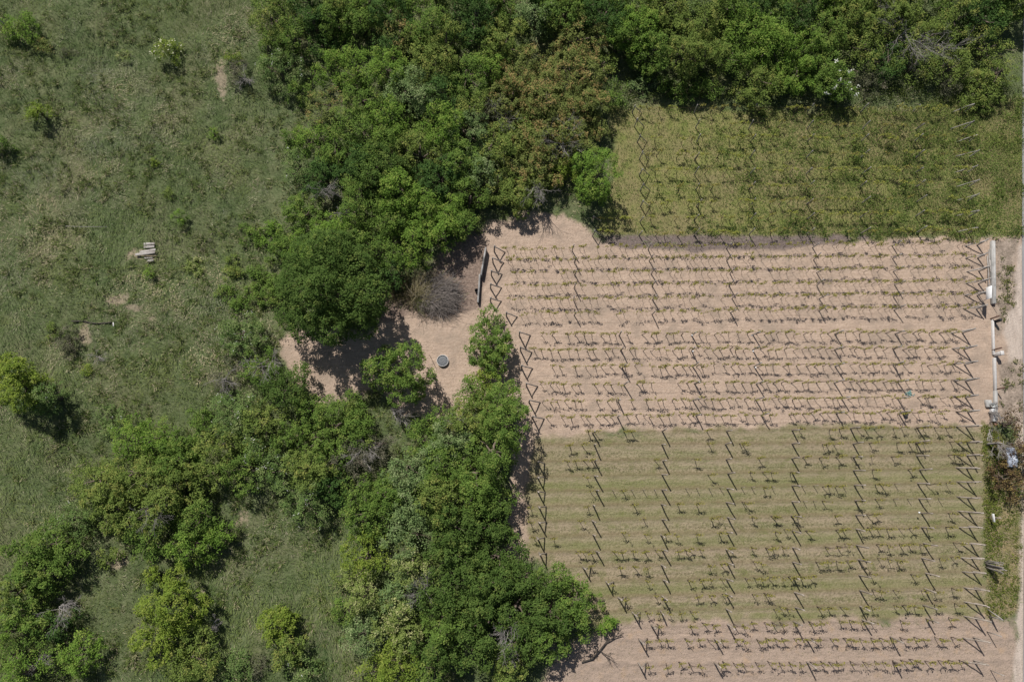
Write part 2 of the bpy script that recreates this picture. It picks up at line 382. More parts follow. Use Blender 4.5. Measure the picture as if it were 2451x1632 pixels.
    ve = mix(nd, lk, mrange(nd, lk, fin, 0.45, 0.7, 0, 0.6), ve, (0.080, 0.095, 0.03))
    gs = noise(nd, lk, stretch(2.2, 0.35), 1.4, 4, 0.6)
    gr = mix(nd, lk, mrange(nd, lk, gs, 0.35, 0.68), (0.53, 0.445, 0.375), (0.40, 0.33, 0.275))
    gr = mix(nd, lk, mrange(nd, lk, vf, 0.55, 0.75, 0, 0.5), gr, (0.28, 0.225, 0.175))
    so = mix(nd, lk, mrange(nd, lk, fin, 0.35, 0.65), (0.125, 0.098, 0.086), (0.215, 0.172, 0.150))
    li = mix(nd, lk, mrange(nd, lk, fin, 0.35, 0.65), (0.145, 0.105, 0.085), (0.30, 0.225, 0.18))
    si = mix(nd, lk, mrange(nd, lk, fin, 0.35, 0.62), (0.31, 0.245, 0.195), (0.185, 0.150, 0.115)); si = mix(nd, lk, mrange(nd, lk, mid, 0.46, 0.6, 0, .85), si, (0.40, 0.32, 0.255))
    c = me_
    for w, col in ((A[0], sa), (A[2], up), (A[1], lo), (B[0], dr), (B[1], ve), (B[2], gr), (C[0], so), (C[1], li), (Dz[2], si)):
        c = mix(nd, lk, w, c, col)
    lk.new(c, p.inputs['Base Color']); p.inputs['Roughness'].default_value = 0.95; p.inputs['Specular IOR Level'].default_value = 0.1
    bsum = N(nd, 'ShaderNodeMath', operation='ADD'); lk.new(fin, bsum.inputs[0]); lk.new(mul(nd, lk, vf, 0.6), bsum.inputs[1])
    b = N(nd, 'ShaderNodeBump'); b.inputs['Strength'].default_value = 0.75; b.inputs['Distance'].default_value = 0.10
    lk.new(bsum.outputs[0], b.inputs['Height']); lk.new(b.outputs[0], p.inputs['Normal'])
    return m
ground = link('ground', gme, ground_mat()); tag(ground, kind='structure')

# asphalt lane just entering at the right edge
rx = [(2464, -2600), (2452, -400), (2446, 230), (2445, 640), (2450, 1200), (2449, 1400), (2447, 1632), (2444, 2100), (2436, 3600)]
V = []; 
for a, b in rx:
    x, y = G(a, b); V.append((x, y, 0.075)); V.append((x + 4.2, y, 0.075))
q = np.arange(len(rx) - 1) * 2
rme = mesh_np('road', V, [np.stack([q, q + 2, q + 3, q + 1], -1)])
tag(link('road', rme, mat_noise('asphalt', (0.27, 0.265, 0.27), (0.36, 0.35, 0.345), 3, 0.9, 0.3)), kind='structure')

# ------------------------------------------------------------------ trees and shrubs
SPEC = {  # base colour a, base colour b, accent colour, accent share, leaf length, thinness, words
 'oak':   ((0.064,0.114,0.025),(0.118,0.181,0.043),(0.158,0.208,0.051),.15,.14,0.0,'dense dark green'),
 'mid':   ((0.095,0.166,0.034),(0.178,0.264,0.055),(0.231,0.288,0.070),.20,.13,.08,'mid green'),
 'bright':((0.116,0.208,0.034),(0.202,0.311,0.055),(0.260,0.333,0.072),.25,.13,.06,'bright green'),
 'olive': ((0.128,0.187,0.043),(0.211,0.271,0.065),(0.286,0.304,0.082),.25,.13,.16,'olive green'),
 'scrub': ((0.128,0.187,0.043),(0.211,0.271,0.065),(0.286,0.304,0.082),.25,.13,.44,'thin olive'),
 'lime':  ((0.156,0.230,0.037),(0.243,0.312,0.052),(0.286,0.328,0.070),.25,.13,.06,'yellow green'),
 'grey':  ((0.134,0.207,0.073),(0.221,0.296,0.113),(0.296,0.354,0.165),.25,.13,.14,'silvery green'),
 'russet':((0.149,0.190,0.055),(0.231,0.264,0.076),(0.358,0.271,0.109),.36,.13,.30,'russet tipped'),
 'straw': ((0.175,0.234,0.060),(0.259,0.314,0.091),(0.414,0.418,0.186),.32,.12,.14,'straw speckled'),
 'white': ((0.112,0.184,0.055),(0.190,0.267,0.082),(0.250,0.303,0.117),.25,.12,.12,'white flowering'),
 'plum':  ((.080,.054,.040),(.155,.104,.050),(.250,.186,.068),.45,.12,.62,'bronze leaved'),
 'thorn': ((.095,.100,.062),(.150,.148,.094),(.200,.180,.130),.30,.11,.35,'greyish thorny'),
 'dark':  ((0.055,0.113,0.030),(0.095,0.167,0.042),(0.123,0.196,0.050),.15,.13,.04,'very dark green'),
}
def leaf_arrays(P, Nn, size, rng, col, wid=0.74):
    """diamond leaves: P centres, Nn normals, size lengths -> verts, quads, colours"""
    n = len(P); r = rng.normal(size=(n, 3)); t = np.cross(Nn, r); t /= np.linalg.norm(t, axis=1)[:, None] + 1e-9
    b = np.cross(Nn, t); s = size[:, None]
    fold = Nn * s * 0.12
    V = np.stack([P - t * s * .5, P + b * s * wid * .5 + fold, P + t * s * .5, P - b * s * wid * .5 + fold], 1).reshape(-1, 3)
    Q = np.arange(n * 4).reshape(-1, 4)
    return V, Q, np.repeat(col, 4, 0)
def unit(v): return v / (np.linalg.norm(v, axis=1)[:, None] + 1e-9)
def crown_arrays(r, zb, h, sp, rng, dens=1.0, flat=0.9, shape='round'):
    ca, cb, cc, ash, ll, thin, _ = SPEC[sp]
    nl = int(11 + r * r * 3.3)
    C = []; L = []
    hh = h - zb
    for k in range(nl):
        a = rng.uniform(0, 2 * math.pi); d = math.sqrt(rng.uniform(0, 1)) * 0.86
        rl = r * rng.uniform(0.20, 0.40) * (1 - 0.25 * d); rl = max(min(rl, 1.15), 0.16)
        top = hh * math.sqrt(max(0.05, 1 - (d * 0.95) ** 2))
        if shape == 'cone': top = hh * (1 - 0.85 * d)
        z = zb + max(rl * .6, top * (rng.uniform(0.55, 1.0) if rng.random() < .72 else rng.uniform(.15, .55)) - rl * .7)
        C.append((math.cos(a) * d * r, math.sin(a) * d * r, z)); L.append(rl)
    C = np.array(C); L = np.array(L)
    sc = rng.uniform(.22, .34) if r > 0.8 else 0.16; thin = thin + rng.uniform(0, .14)               # clump size
    nc = np.maximum(3, (dens * 2.6 * L * L / (sc * sc)).astype(int))
    idx = np.repeat(np.arange(nl), nc)
    D = rng.normal(size=(len(idx), 3)); D[:, 2] = D[:, 2] * 0.9 + 0.45; D = unit(D)
    P = C[idx] + D * (L[idx] * rng.uniform(.80, 1.12, len(idx)))[:, None] * np.array([1, 1, flat])
    keep = np.ones(len(P), bool)
    for k in range(nl):
        dd = np.linalg.norm(P - C[k], axis=1); keep &= ~((dd < L[k] * 0.78) & (idx != k))
    keep &= P[:, 2] > 0.08
    keep &= rng.random(len(P)) > thin * 0.6
    P = P[keep]; D = D[keep]; n = len(P)
    cl = np.clip(rng.normal(.5, .26, n) + 0.10 * (idx[keep] % 3 - 1), 0, 1)
    acc = rng.random(n) < ash * np.clip(0.35 + 1.2 * (P[:, 2] / h - .3), 0, 1.5)
    m = 30 if r > 0.8 else 18
    li = np.repeat(np.arange(n), m)
    off = rng.normal(size=(n * m, 3)) * sc * 0.52
    Dn = D[li]; off -= Dn * (np.sum(off * Dn, 1) * 0.35)[:, None]
    LP = P[li] + off
    LN = unit(Dn * 0.42 + np.array([-.15, .30, 0.85]) + rng.normal(size=(n * m, 3)) * 0.50)
    t = np.clip(cl[li] + rng.normal(0, .22, n * m), 0, 1)[:, None]
    col = np.array(ca) * (1 - t) + np.array(cb) * t
    am = (acc[li] & (rng.random(n * m) < .75))[:, None]
    col = np.where(am, np.array(cc) * rng.uniform(.8, 1.2, (n * m, 1)), col)
    size = ll * .92 * rng.uniform(.65, 1.25, n * m) * (1.0 if r > 0.8 else 0.75)
    return LP, LN, size, col, P, D, C, L
def curved(p0, p1, rng, wob, n=6):
    t = np.linspace(0, 1, n)[:, None]; p0 = np.array(p0, float); p1 = np.array(p1, float)
    P = p0 + (p1 - p0) * t
    w = np.cumsum(rng.normal(size=(n, 3)), 0) * wob; w -= w[0] + (w[-1] - w[0]) * t
    return P + w
def branch_tree(mb, base, tip, rad, depth, rng, wob=0.06, spread=0.55):
    n = 6; P = curved(base, tip, rng, wob * np.linalg.norm(np.array(tip) - np.array(base)) * .5, n)
    mb.tube(P, np.linspace(rad, rad * .45, n), 4 if rad < .03 else 6, cap=False)
    if depth == 0: return
    L = np.linalg.norm(np.array(tip) - np.array(base))
    for k in range(rng.integers(3, 6)):
        f = rng.uniform(.3, 1.0); i = int(f * (n - 1)); p = P[i]
        d = (np.array(tip) - np.array(base)) / L + rng.normal(size=3) * spread; d /= np.linalg.norm(d)
        branch_tree(mb, p, p + d * L * rng.uniform(.35, .62), rad * .5, depth - 1, rng, wob, spread)

LANDMARKS = [('the round well cover',1061,862),('the dry reed clump',1050,705),('the narrow left wall',1155,660),('the weathered planks',347,604),
 ('the fallen dark pole',220,772),('the broad dark tree',780,690),('the yellow green tree',407,1440),('the shaded sandy bend',790,870),
 ("upper plot's top left",1500,250),("upper plot's bottom left",1430,560),("upper plot's top right",2320,250),
 ("lower plot's left edge",1280,1230),("lower plot's bottom left",1500,1530),("lower sandy plot's corner",1245,1000),
 ("photo's top left",0,0),("photo's bottom left",0,1632),("photo's top right",2451,0),('the top edge middle',1225,0),('the bottom edge middle',1225,1632),
 ('the standing pole stack',2376,1350),('the white post board',2378,1245),('the cream flowered bush',403,116)]
def where(px, py, skip=None):
    c = sorted((math.hypot(px - x, py - y), n, x, y) for n, x, y in LANDMARKS if n != skip and math.hypot(px - x, py - y) > 25)
    d, n, x, y = c[0]
    dx, dy = px - x, py - y
    v = 'below' if dy > 0 else 'above'; h = 'right of' if dx > 0 else 'left of'
    if abs(dx) < 0.45 * abs(dy): w = v
    elif abs(dy) < 0.45 * abs(dx): w = h
    else: w = f"{v} and {h}"
    return ('just ' if d < 110 else '' if d < 230 else 'far ') + w, n, d
PEND = []     # (object, description, px, py)
SIZES = lambda r: 'tiny' if r < .45 else 'small' if r < 1.0 else 'medium' if r < 1.75 else 'large' if r < 2.8 else 'huge'
def finish_labels(pend):
    groups = {}
    for o, desc, px, py, own in pend:
        w, n, d = where(px, py, own); groups.setdefault(f"{desc} {w} {n}", []).append((d, o))
    ordn = ['nearest', 'second nearest', 'third nearest', 'fourth nearest', 'fifth nearest', 'sixth nearest', 'seventh nearest', 'eighth nearest', 'ninth nearest', 'tenth nearest']
    for k, lst in groups.items():
        lst.sort(key=lambda t: t[0])
        for i, (d, o) in enumerate(lst):
            o['label'] = k if len(lst) == 1 else f"{k}, {ordn[min(i, 9)]}"

# px, py (crown centre), radius in px, height in m, kind [, shape]
TREES = """
46 56 46 2.0 bright; 80 262 30 2.9 lime cone; -8 345 26 2.0 mid; 295 130 20 .9 straw; 572 172 34 1.9 thorn; 557 138 20 1.0 lime; 508 318 18 1.1 bright
428 518 20 1.6 bright; 403 460 16 .7 olive; 372 382 14 .6 lime; 105 112 22 .7 russet; 160 128 20 .7 thorn
650 40 60 4.2 olive; 690 90 52 4.0 mid; 640 110 40 3.0 mid; 745 35 40 4.5 dark; 800 45 55 4.0 mid; 666 165 56 2.8 white; 715 215 34 1.8 mid; 792 158 48 3.2 bright; 770 110 40 2.6 dark
785 255 60 3.4 russet; 755 330 50 3.0 bright; 712 392 42 2.4 white; 800 345 52 3.6 mid; 720 505 50 3.0 mid; 690 570 40 1.6 mid; 770 420 48 4.0 dark; 830 300 48 4.0 mid; 700 330 36 1.4 mid
855 35 55 4.6 mid; 935 28 52 5.2 dark; 953 72 48 4.6 russet; 1030 55 60 5.2 mid; 1135 25 66 5.6 dark; 1072 98 55 4.8 olive; 1000 90 45 4.6 mid; 1205 90 62 4.8 olive; 1285 25 55 4.8 grey; 1350 22 55 5.2 mid
1381 88 70 4.0 russet; 1455 28 60 5.4 dark; 1525 75 66 4.8 bright; 1592 20 60 4.6 olive; 1637 110 60 5.0 olive; 1480 80 44 4.4 mid; 1560 120 52 4.4 mid
855 158 58 4.2 bright; 925 166 60 4.4 bright; 1037 150 62 4.8 olive; 978 222 70 4.6 grey; 1118 180 55 4.8 mid; 1167 165 45 4.6 bright; 870 235 52 4.2 mid; 1060 225 52 4.6 dark; 925 110 40 3.6 dark
1258 175 72 4.2 russet; 1370 175 76 4.0 russet; 1223 225 60 4.0 russet; 1188 266 48 3.2 thorn; 1311 232 80 4.2 russet; 1399 252 62 3.6 russet; 1466 222 38 2.4 mid; 1448 150 40 2.8 olive; 1130 250 48 4.4 olive
1311 316 84 4.0 russet; 1241 318 60 3.8 olive; 1395 318 56 3.2 russet; 925 280 60 4.8 bright; 1058 302 60 4.8 bright; 1118 312 56 4.2 grey; 890 333 65 5.0 mid; 1002 358 58 4.6 olive; 850 380 48 4.4 dark
900 405 68 4.8 oak; 1107 386 60 4.4 mid; 1153 414 50 4.0 grey; 1048 421 52 4.4 dark; 1276 400 66 3.4 russet; 1346 414 44 2.4 lime; 960 456 62 4.8 bright; 872 440 56 4.6 mid; 1241 458 56 3.0 olive; 1118 473 52 4.0 mid; 1190 440 44 3.0 olive; 1180 350 55 4.2 olive
1427 412 66 5.2 bright; 995 508 62 4.4 bright; 1065 508 56 4.0 bright; 855 508 56 4.6 mid; 930 520 52 4.4 mid
1690 45 66 4.6 olive; 1800 75 72 4.4 bright; 1855 110 60 4.2 bright; 1911 21 52 4.6 dark; 1925 105 52 3.8 bright; 1690 120 58 4.4 olive; 1745 130 52 3.8 mid; 1817 190 60 3.4 olive; 1911 172 54 3.6 bright; 2008 186 48 3.2 mid; 1970 140 48 3.4 mid; 1750 30 50 4.6 mid; 1850 30 50 4.4 mid
2034 46 66 3.8 scrub; 2069 100 60 3.4 scrub; 2157 46 66 4.2 scrub; 2227 85 70 3.8 scrub; 2129 140 44 2.8 dark; 2192 147 54 3.0 scrub; 2280 151 56 3.2 scrub; 2360 35 55 4.6 dark; 2378 105 54 3.6 scrub; 2398 165 46 3.0 scrub; 2368 208 50 2.2 scrub; 2420 15 46 4.0 mid; 2290 40 56 4.2 scrub; 2094 192 36 1.8 thorn; 2275 205 30 1.4 thorn; 2320 230 34 1.4 scrub; 1980 70 50 4.2 mid
1540 200 30 1.2 grey; 1590 205 30 1.3 mid; 1640 215 34 1.4 mid; 1700 205 36 1.8 mid
754 590 62 4.4 bright; 672 600 40 1.8 mid; 780 690 135 9.0 oak; 985 575 62 4.4 bright; 900 600 58 4.6 mid; 1065 560 48 3.6 bright; 1112 540 40 3.0 mid; 810 560 60 4.8 bright; 850 600 56 5.0 oak; 660 690 40 2.2 mid; 930 650 40 3.2 dark
354 652 18 1.0 bright; 575 735 28 .8 mid; 592 562 30 .9 mid; 560 640 32 .8 olive; 615 652 30 1.0 mid; 538 700 24 .7 mid; 604 706 32 .9 mid; 640 560 34 1.1 bright; 500 590 20 .6 thorn; 154 818 40 1.6 thorn; 470 638 24 .4 straw; 120 790 20 1.0 olive; 205 885 16 .6 lime
30 915 68 5.2 lime; 100 945 48 4.2 white; 575 798 52 2.6 white; 533 890 46 2.2 thorn; 684 930 64 3.8 oak; 620 880 50 2.8 mid; 561 996 62 3.2 white; 631 1013 58 3.6 olive; 260 1010 42 .9 white; 316 1050 58 3.2 bright; 372 1050 50 3.2 bright; 438 1062 36 2.2 mid; 526 1066 56 3.6 olive; 470 1010 40 1.8 mid; 740 985 44 3.0 mid
953 885 80 5.2 mid; 1168 765 38 2.6 mid; 1172 838 64 3.4 mid; 1157 901 40 2.8 lime; 1136 943 44 3.0 mid; 1206 955 50 4.8 mid; 1213 1013 64 6.0 mid; 1129 1006 58 4.2 olive; 1180 1075 62 6.4 mid; 835 968 44 2.8 mid; 805 1010 60 4.2 mid; 855 1035 48 3.6 mid; 1060 1010 44 3.2 mid; 1065 1060 56 4.2 grey; 905 1060 40 3.0 thorn; 1010 1050 48 3.4 mid
224 1145 64 3.8 olive; 316 1135 68 4.2 olive; 421 1103 58 4.0 mid; 403 1170 68 4.4 olive; 263 1205 66 4.2 olive; 351 1222 72 4.4 olive; 473 1229 54 3.8 mid; 449 1306 56 3.4 bright; 526 1275 38 2.8 bright; 351 1290 52 3.6 mid; 168 1250 52 3.4 white; 120 1300 54 3.6 mid; 53 1334 58 3.6 mid; 158 1330 46 3.4 mid; 252 1334 30 1.6 olive; 105 1380 56 3.6 mid; 28 1415 48 3.4 olive; 46 1461 44 3.2 mid; 140 1495 40 2.4 dark; 88 1500 44 3.0 mid; 21 1513 44 3.2 bright; 182 1566 52 3.0 bright; 63 1605 54 3.2 bright; 500 1130 46 3.6 olive; 20 1570 40 3.0 mid
579 1124 58 4.0 mid; 666 1127 50 3.6 white; 737 1120 62 4.2 olive; 730 1198 60 3.6 white; 800 1103 52 4.0 mid; 790 1170 44 3.6 dark; 690 1050 48 3.6 mid; 620 1075 40 3.2 white; 752 1050 44 3.6 mid
407 1440 76 4.2 lime; 379 1536 60 3.4 lime; 463 1575 60 3.2 olive; 430 1615 42 2.6 olive; 360 1385 26 2.4 lime; 666 1503 46 2.6 lime; 684 1558 44 2.4 olive; 722 1604 44 2.0 white; 561 1604 42 1.6 white; 620 1600 30 1.2 thorn
855 1110 58 4.0 thorn; 908 1187 62 4.6 mid; 970 1115 60 4.6 grey; 1065 1110 60 4.8 mid; 1140 1130 60 5.0 mid; 967 1198 58 4.4 grey; 1048 1198 62 5.0 olive; 1136 1190 60 5.0 mid; 1190 1185 46 4.4 mid; 873 1235 58 4.4 mid; 978 1278 64 4.8 grey; 1083 1262 64 5.0 oak; 1171 1262 58 4.8 oak; 873 1327 58 4.2 lime; 985 1345 62 4.6 straw; 1090 1334 68 5.2 oak; 1196 1327 58 4.6 oak; 1268 1385 56 4.4 oak; 1325 1395 50 4.0 mid; 1375 1435 52 4.0 mid; 873 1415 62 4.0 straw; 960 1418 56 4.2 grey; 1060 1415 64 5.2 oak; 1165 1402 64 5.4 oak; 1238 1450 66 5.4 oak; 1320 1468 60 5.0 oak; 1378 1490 46 3.4 mid; 950 1496 66 4.2 straw; 1058 1496 62 4.8 mid; 1165 1488 68 5.4 oak; 870 1520 54 3.4 grey; 950 1590 58 3.8 lime; 1045 1558 58 4.6 oak; 1132 1555 56 4.6 oak; 1250 1538 58 4.8 oak; 1318 1535 44 3.8 mid; 1220 1600 50 4.0 olive; 1028 1605 44 3.4 mid; 900 1605 42 2.6 lime; 1450 1495 26 1.2 bright; 838 1180 40 3.8 mid; 830 1380 36 2.6 straw; 830 1460 36 2.4 mid
2424 1015 36 2.4 plum; 2436 1085 40 2.6 plum; 2406 1140 36 2.4 plum; 2438 1165 34 2.3 plum
1195 1075 30 3.0 mid; 1430 1440 22 1.6 mid
650 -18 56 4.2 mid; 728 -26 60 4.7 dark; 806 -34 64 5.2 olive; 884 -18 68 4.2 bright; 962 -26 56 4.7 mid; 1040 -34 60 5.2 olive; 1118 -18 64 4.2 grey; 1196 -26 68 4.7 mid; 1274 -34 56 5.2 dark; 1352 -18 60 4.2 olive; 1430 -26 64 4.7 bright; 1508 -34 68 5.2 mid; 1586 -18 56 4.2 olive; 1664 -26 60 4.7 grey; 1742 -34 64 5.2 mid; 1820 -18 68 4.2 dark; 1898 -26 56 4.7 olive; 1976 -34 60 5.2 bright; 2054 -18 64 4.2 mid; 2132 -26 68 4.7 scrub; 2210 -34 56 5.2 grey; 2288 -18 60 4.2 mid; 2366 -26 64 4.7 dark; 2444 -34 68 5.2 scrub
"""
OWN = {(780,690):'the broad dark tree', (407,1440):'the yellow green tree', (403,116):'the cream flowered bush'}
FORCE = {(780,690):'huge dense dark green tree standing alone beside the shaded sandy bend', (407,1440):'large yellow green rounded tree in the grass clearing, larger of its pair'}
NLEAF = 0
def petal_mesh(P, D, rng, size=.065, per=3):
    n = len(P) * per; li = np.repeat(np.arange(len(P)), per)
    q = P[li] + D[li] * .20 + np.array([0, 0, .05]) + rng.normal(size=(n, 3)) * .07
    V, Q, C = leaf_arrays(q, unit(D[li] * .5 + np.array([0, 0, 1.0]) + rng.normal(size=(n, 3)) * .3), np.full(n, size) * rng.uniform(.7, 1.3, n), rng, np.ones((n, 3)), .9)
    return mesh_np('blossom', V, [Q])
def tree(px, py, rpx, h, sp, seed, shape='round', group=None):
    global NLEAF
    rng = np.random.default_rng(seed)
    zc = h * .6
    x, y = G(px, py, zc); x2, _ = G(px + rpx, py, zc); r = abs(x2 - x) * 1.04
    z0 = gz1(x, y)
    big = h > 2.2
    words = SPEC[sp][6]; kindname = 'tree' if big else 'shrub' if h > .75 else 'herb_clump'
    t = thing('leafy_' + kindname if kindname != 'herb_clump' else 'herb_clump', (x, y, z0), None, {'tree': 'tree', 'shrub': 'shrub', 'herb_clump': 'plant'}[kindname], group)
    zb = h * (.16 if big else .03)
    LP, LN, S, Cc, P, D, C, L = crown_arrays(r, zb, h, sp, rng, 1.0, shape=shape)
    V, Q, col = leaf_arrays(LP, LN, S, rng, Cc); NLEAF += len(Q)
    link('crown' if big else 'foliage', mesh_np('crown', V, [Q], col), M_LEAF, t)
    if sp == 'white':
        k = (rng.random(len(P)) < .15) & (P[:, 2] > h * .45)
        if k.sum() > 2: link('blossom', petal_mesh(P[k], D[k], rng), M_PETAL, t)
    mb = MB()
    if big:
        rt = .035 * h + .02
        top = np.array([rng.normal(0, .15), rng.normal(0, .15), h * .62])
        mb.tube(curved((0, 0, -.1), top, rng, .08, 7), np.linspace(rt, rt * .35, 7), 8)
        for k in np.argsort(-L)[:7]:
            f = rng.uniform(.25, .8); mb.tube(curved(top * f, C[k], rng, .07, 5), np.linspace(rt * .5, .012, 5), 5, cap=False)
        mb.obj('trunk', M_BARK, t)
    elif h > .75:
        for k in range(5):
            c = C[rng.integers(len(C))]; mb.tube(curved((rng.normal(0, .05), rng.normal(0, .05), -.05), c, rng, .04, 4), np.linspace(.03, .008, 4), 5, cap=False)
        mb.obj('stem', M_BARK, t)
    if (px, py) in FORCE: t['label'] = FORCE[(px, py)]
    else: PEND.append((t, f"{SIZES(r)} {words} {kindname.replace('_', ' ')}", px, py, None))
    return t
sd = 100
for line in TREES.strip().splitlines():
    for tok in line.split(';'):
        tok = tok.split()
        if not tok: continue
        px, py, rp, h = (float(v) for v in tok[:4]); sd += 1
        g = 'plum leaved bushes by the lane' if tok[4] == 'plum' else 'bushes scattered in the meadow' if px < 600 and py < 900 else 'trees and shrubs of the upper wood' if py < 620 else 'trees and shrubs of the lower wood'
        tree(px, py, rp, h, tok[4], sd, tok[5] if len(tok) > 5 else 'round', g)
# the rounded bush covered in cream flowers, alone in the meadow
rng = np.random.default_rng(7)
x, y = G(403, 116, 1.2); wb = thing('flowering_bush', (x, y, gz1(x, y)), 'round bush covered in cream flowers standing alone in the meadow', 'bush', 'bushes scattered in the meadow')
LP, LN, S, Cc, P, D, C, L = crown_arrays(1.28, .05, 2.3, 'lime', rng, 1.6)
V, Q, col = leaf_arrays(LP, LN, S * .8, rng, Cc); link('foliage', mesh_np('crown', V, [Q], col), M_LEAF, wb)
k = rng.random(len(P)) < .42; link('blossom', petal_mesh(P[k], D[k], rng, .075, 3), mat_noise('cream_petal', (0.52, 0.50, 0.34), (0.68, 0.66, 0.50), 6, 0.7, 0), wb)
# white umbels on the elder at the upper plot's edge
rng = np.random.default_rng(9)
x, y = G(2010, 186, 2.6); el = thing('elder_bush', (x, y, 0), 'dark green elder bush with flat white flower heads above the upper plot', 'bush', 'trees and shrubs of the upper wood')
LP, LN, S, Cc, P, D, C, L = crown_arrays(1.9, .2, 3.6, 'mid', rng)
V, Q, col = leaf_arrays(LP, LN, S, rng, Cc); link('foliage', mesh_np('crown', V, [Q], col), M_LEAF, el)
k = np.argsort(-P[:, 2] - P[:, 0] * .8)[:160]; k = rng.choice(k, 24, replace=False); link('blossom', petal_mesh(P[k] + np.array([0, 0, .12]), D[k], rng, .12, 7), M_PETAL, el)

# bare grey branch tangles: px, py, length px, direction (image degrees), height, how many main limbs
BARE = [(770,440,60,70,4.4,9,'grey leafless branch tangle sticking out of the upper wood'),(795,500,45,60,4.0,6,'small grey leafless branches in the upper wood below the bigger tangle'),
 (640,868,62,75,3.2,12,'pale grey leafless thorn bush left of the shaded sandy bend'),(530,905,45,60,2.4,7,'bare olive grey thorn twigs left of the pale leafless bush'),
 (940,990,50,10,2.6,8,'dark bare twigs under the round tree below the well cover'),(870,1065,58,40,3.8,9,'grey leafless branches beside the lower wood path'),
 (130,1455,52,30,2.8,10,'grey bare twiggy bush near the bottom left corner'),(85,1580,36,20,2.4,6,'small grey bare twigs by the bottom left corner'),
 (1010,1420,55,200,4.6,8,'pale bare branches among the dark lower wood crowns'),(1215,1490,46,100,4.8,6,'thin bare branches in the lower wood near the sandy edge'),
 (1225,1555,36,80,4.4,6,'curly bare branches near the bottom edge middle'),(2180,60,120,75,4.2,10,'long brown bare branches fanning out at the top right'),
 (2260,95,85,60,3.6,10,'pale tangle of bare branches right of the brown fan'),(1350,330,70,100,4.2,9,'bare twigs showing between the russet crowns'),
 (1290,440,60,95,3.8,6,'slender bare stems at the foot of the russet trees'),(1195,275,46,30,3.4,10,'purplish bare twig tangle left of the russet trees'),
 (230,850,30,40,.6,6,'low grey twigs in the meadow below the fallen dark pole'),(350,1215,60,30,4.6,9,'dark bare twigs inside the olive crowns at lower left'),
 (585,185,34,60,1.6,8,'grey thorny twigs beside the bare earth scrape'),(2410,1060,44,90,2.8,8,'dark bare twigs inside the bronze leaved bushes'),(2390,985,30,80,1.4,9,'grey bare twigs beside the lane wall'),
 (1080,1000,34,70,4.0,5,'thin grey branches between the crowns below the well cover'),(510,1490,22,60,1.5,6,'small grey dead twigs right of the yellow green tree')]
for i, (px, py, lp, ang, h, nb, lab) in enumerate(BARE):
    rng = np.random.default_rng(900 + i); mb = MB()
    x, y = G(px, py, h * .8); x2, _ = G(px + lp, py, h * .8); L = abs(x2 - x)
    for k in range(nb + 4):
        a = math.radians(-ang) + rng.normal(0, .75) if k % 3 else rng.uniform(0, 6.28)
        b0 = np.array([rng.normal(0, .15), rng.normal(0, .15), h * rng.uniform(.35, .6)])
        tip = b0 + np.array([math.cos(a) * L, math.sin(a) * L, h * rng.uniform(.25, .55)]) * rng.uniform(.35, .8)
        branch_tree(mb, b0, tip, .022 if h > 1 else .014, 3, rng)
    mb.tube(curved((0, 0, -.1), (0, 0, h * .6), rng, .05, 5), np.linspace(.11 if h > 1 else .03, .05 if h > 1 else .02, 5), 7)
    o = mb.obj('bare_branches', M_DEAD, None, (x, y, gz1(x, y))); tag(o, lab, 'dead branches', 'bare branch tangles')

CROWNS = []
for line in TREES.strip().splitlines():
    for tok in line.split(';'):
        tok = tok.split()
        if tok and float(tok[3]) > 2.1 and (float(tok[0]) > 620 or float(tok[1]) > 980): CROWNS.append((*G(float(tok[0]), float(tok[1]), float(tok[3]) * .4), float(tok[2]) * .033, float(tok[3])))
rng = np.random.default_rng(61); mb = MB(); q = [np.array([*G(a, c), z]) for a, c, z in ((1392, 1584, .10), (1418, 1575, .15), (1436, 1553, .20), (1450, 1534, .25), (1470, 1522, .30), (1488, 1516, .30))]
mb.tube(np.array(q), np.linspace(.075, .03, 6), 8); branch_tree(mb, q[2], q[2] + np.array([.9, -.5, .5]), .04, 2, rng); branch_tree(mb, q[4], q[4] + np.array([.5, .7, .4]), .03, 2, rng)
tag(mb.obj('fallen_limb', M_LIMB), 'dark fallen limb curving out of the wood near the lower plot bottom left', 'fallen limb')  # bark colour darkened to carry the shade this limb lies in
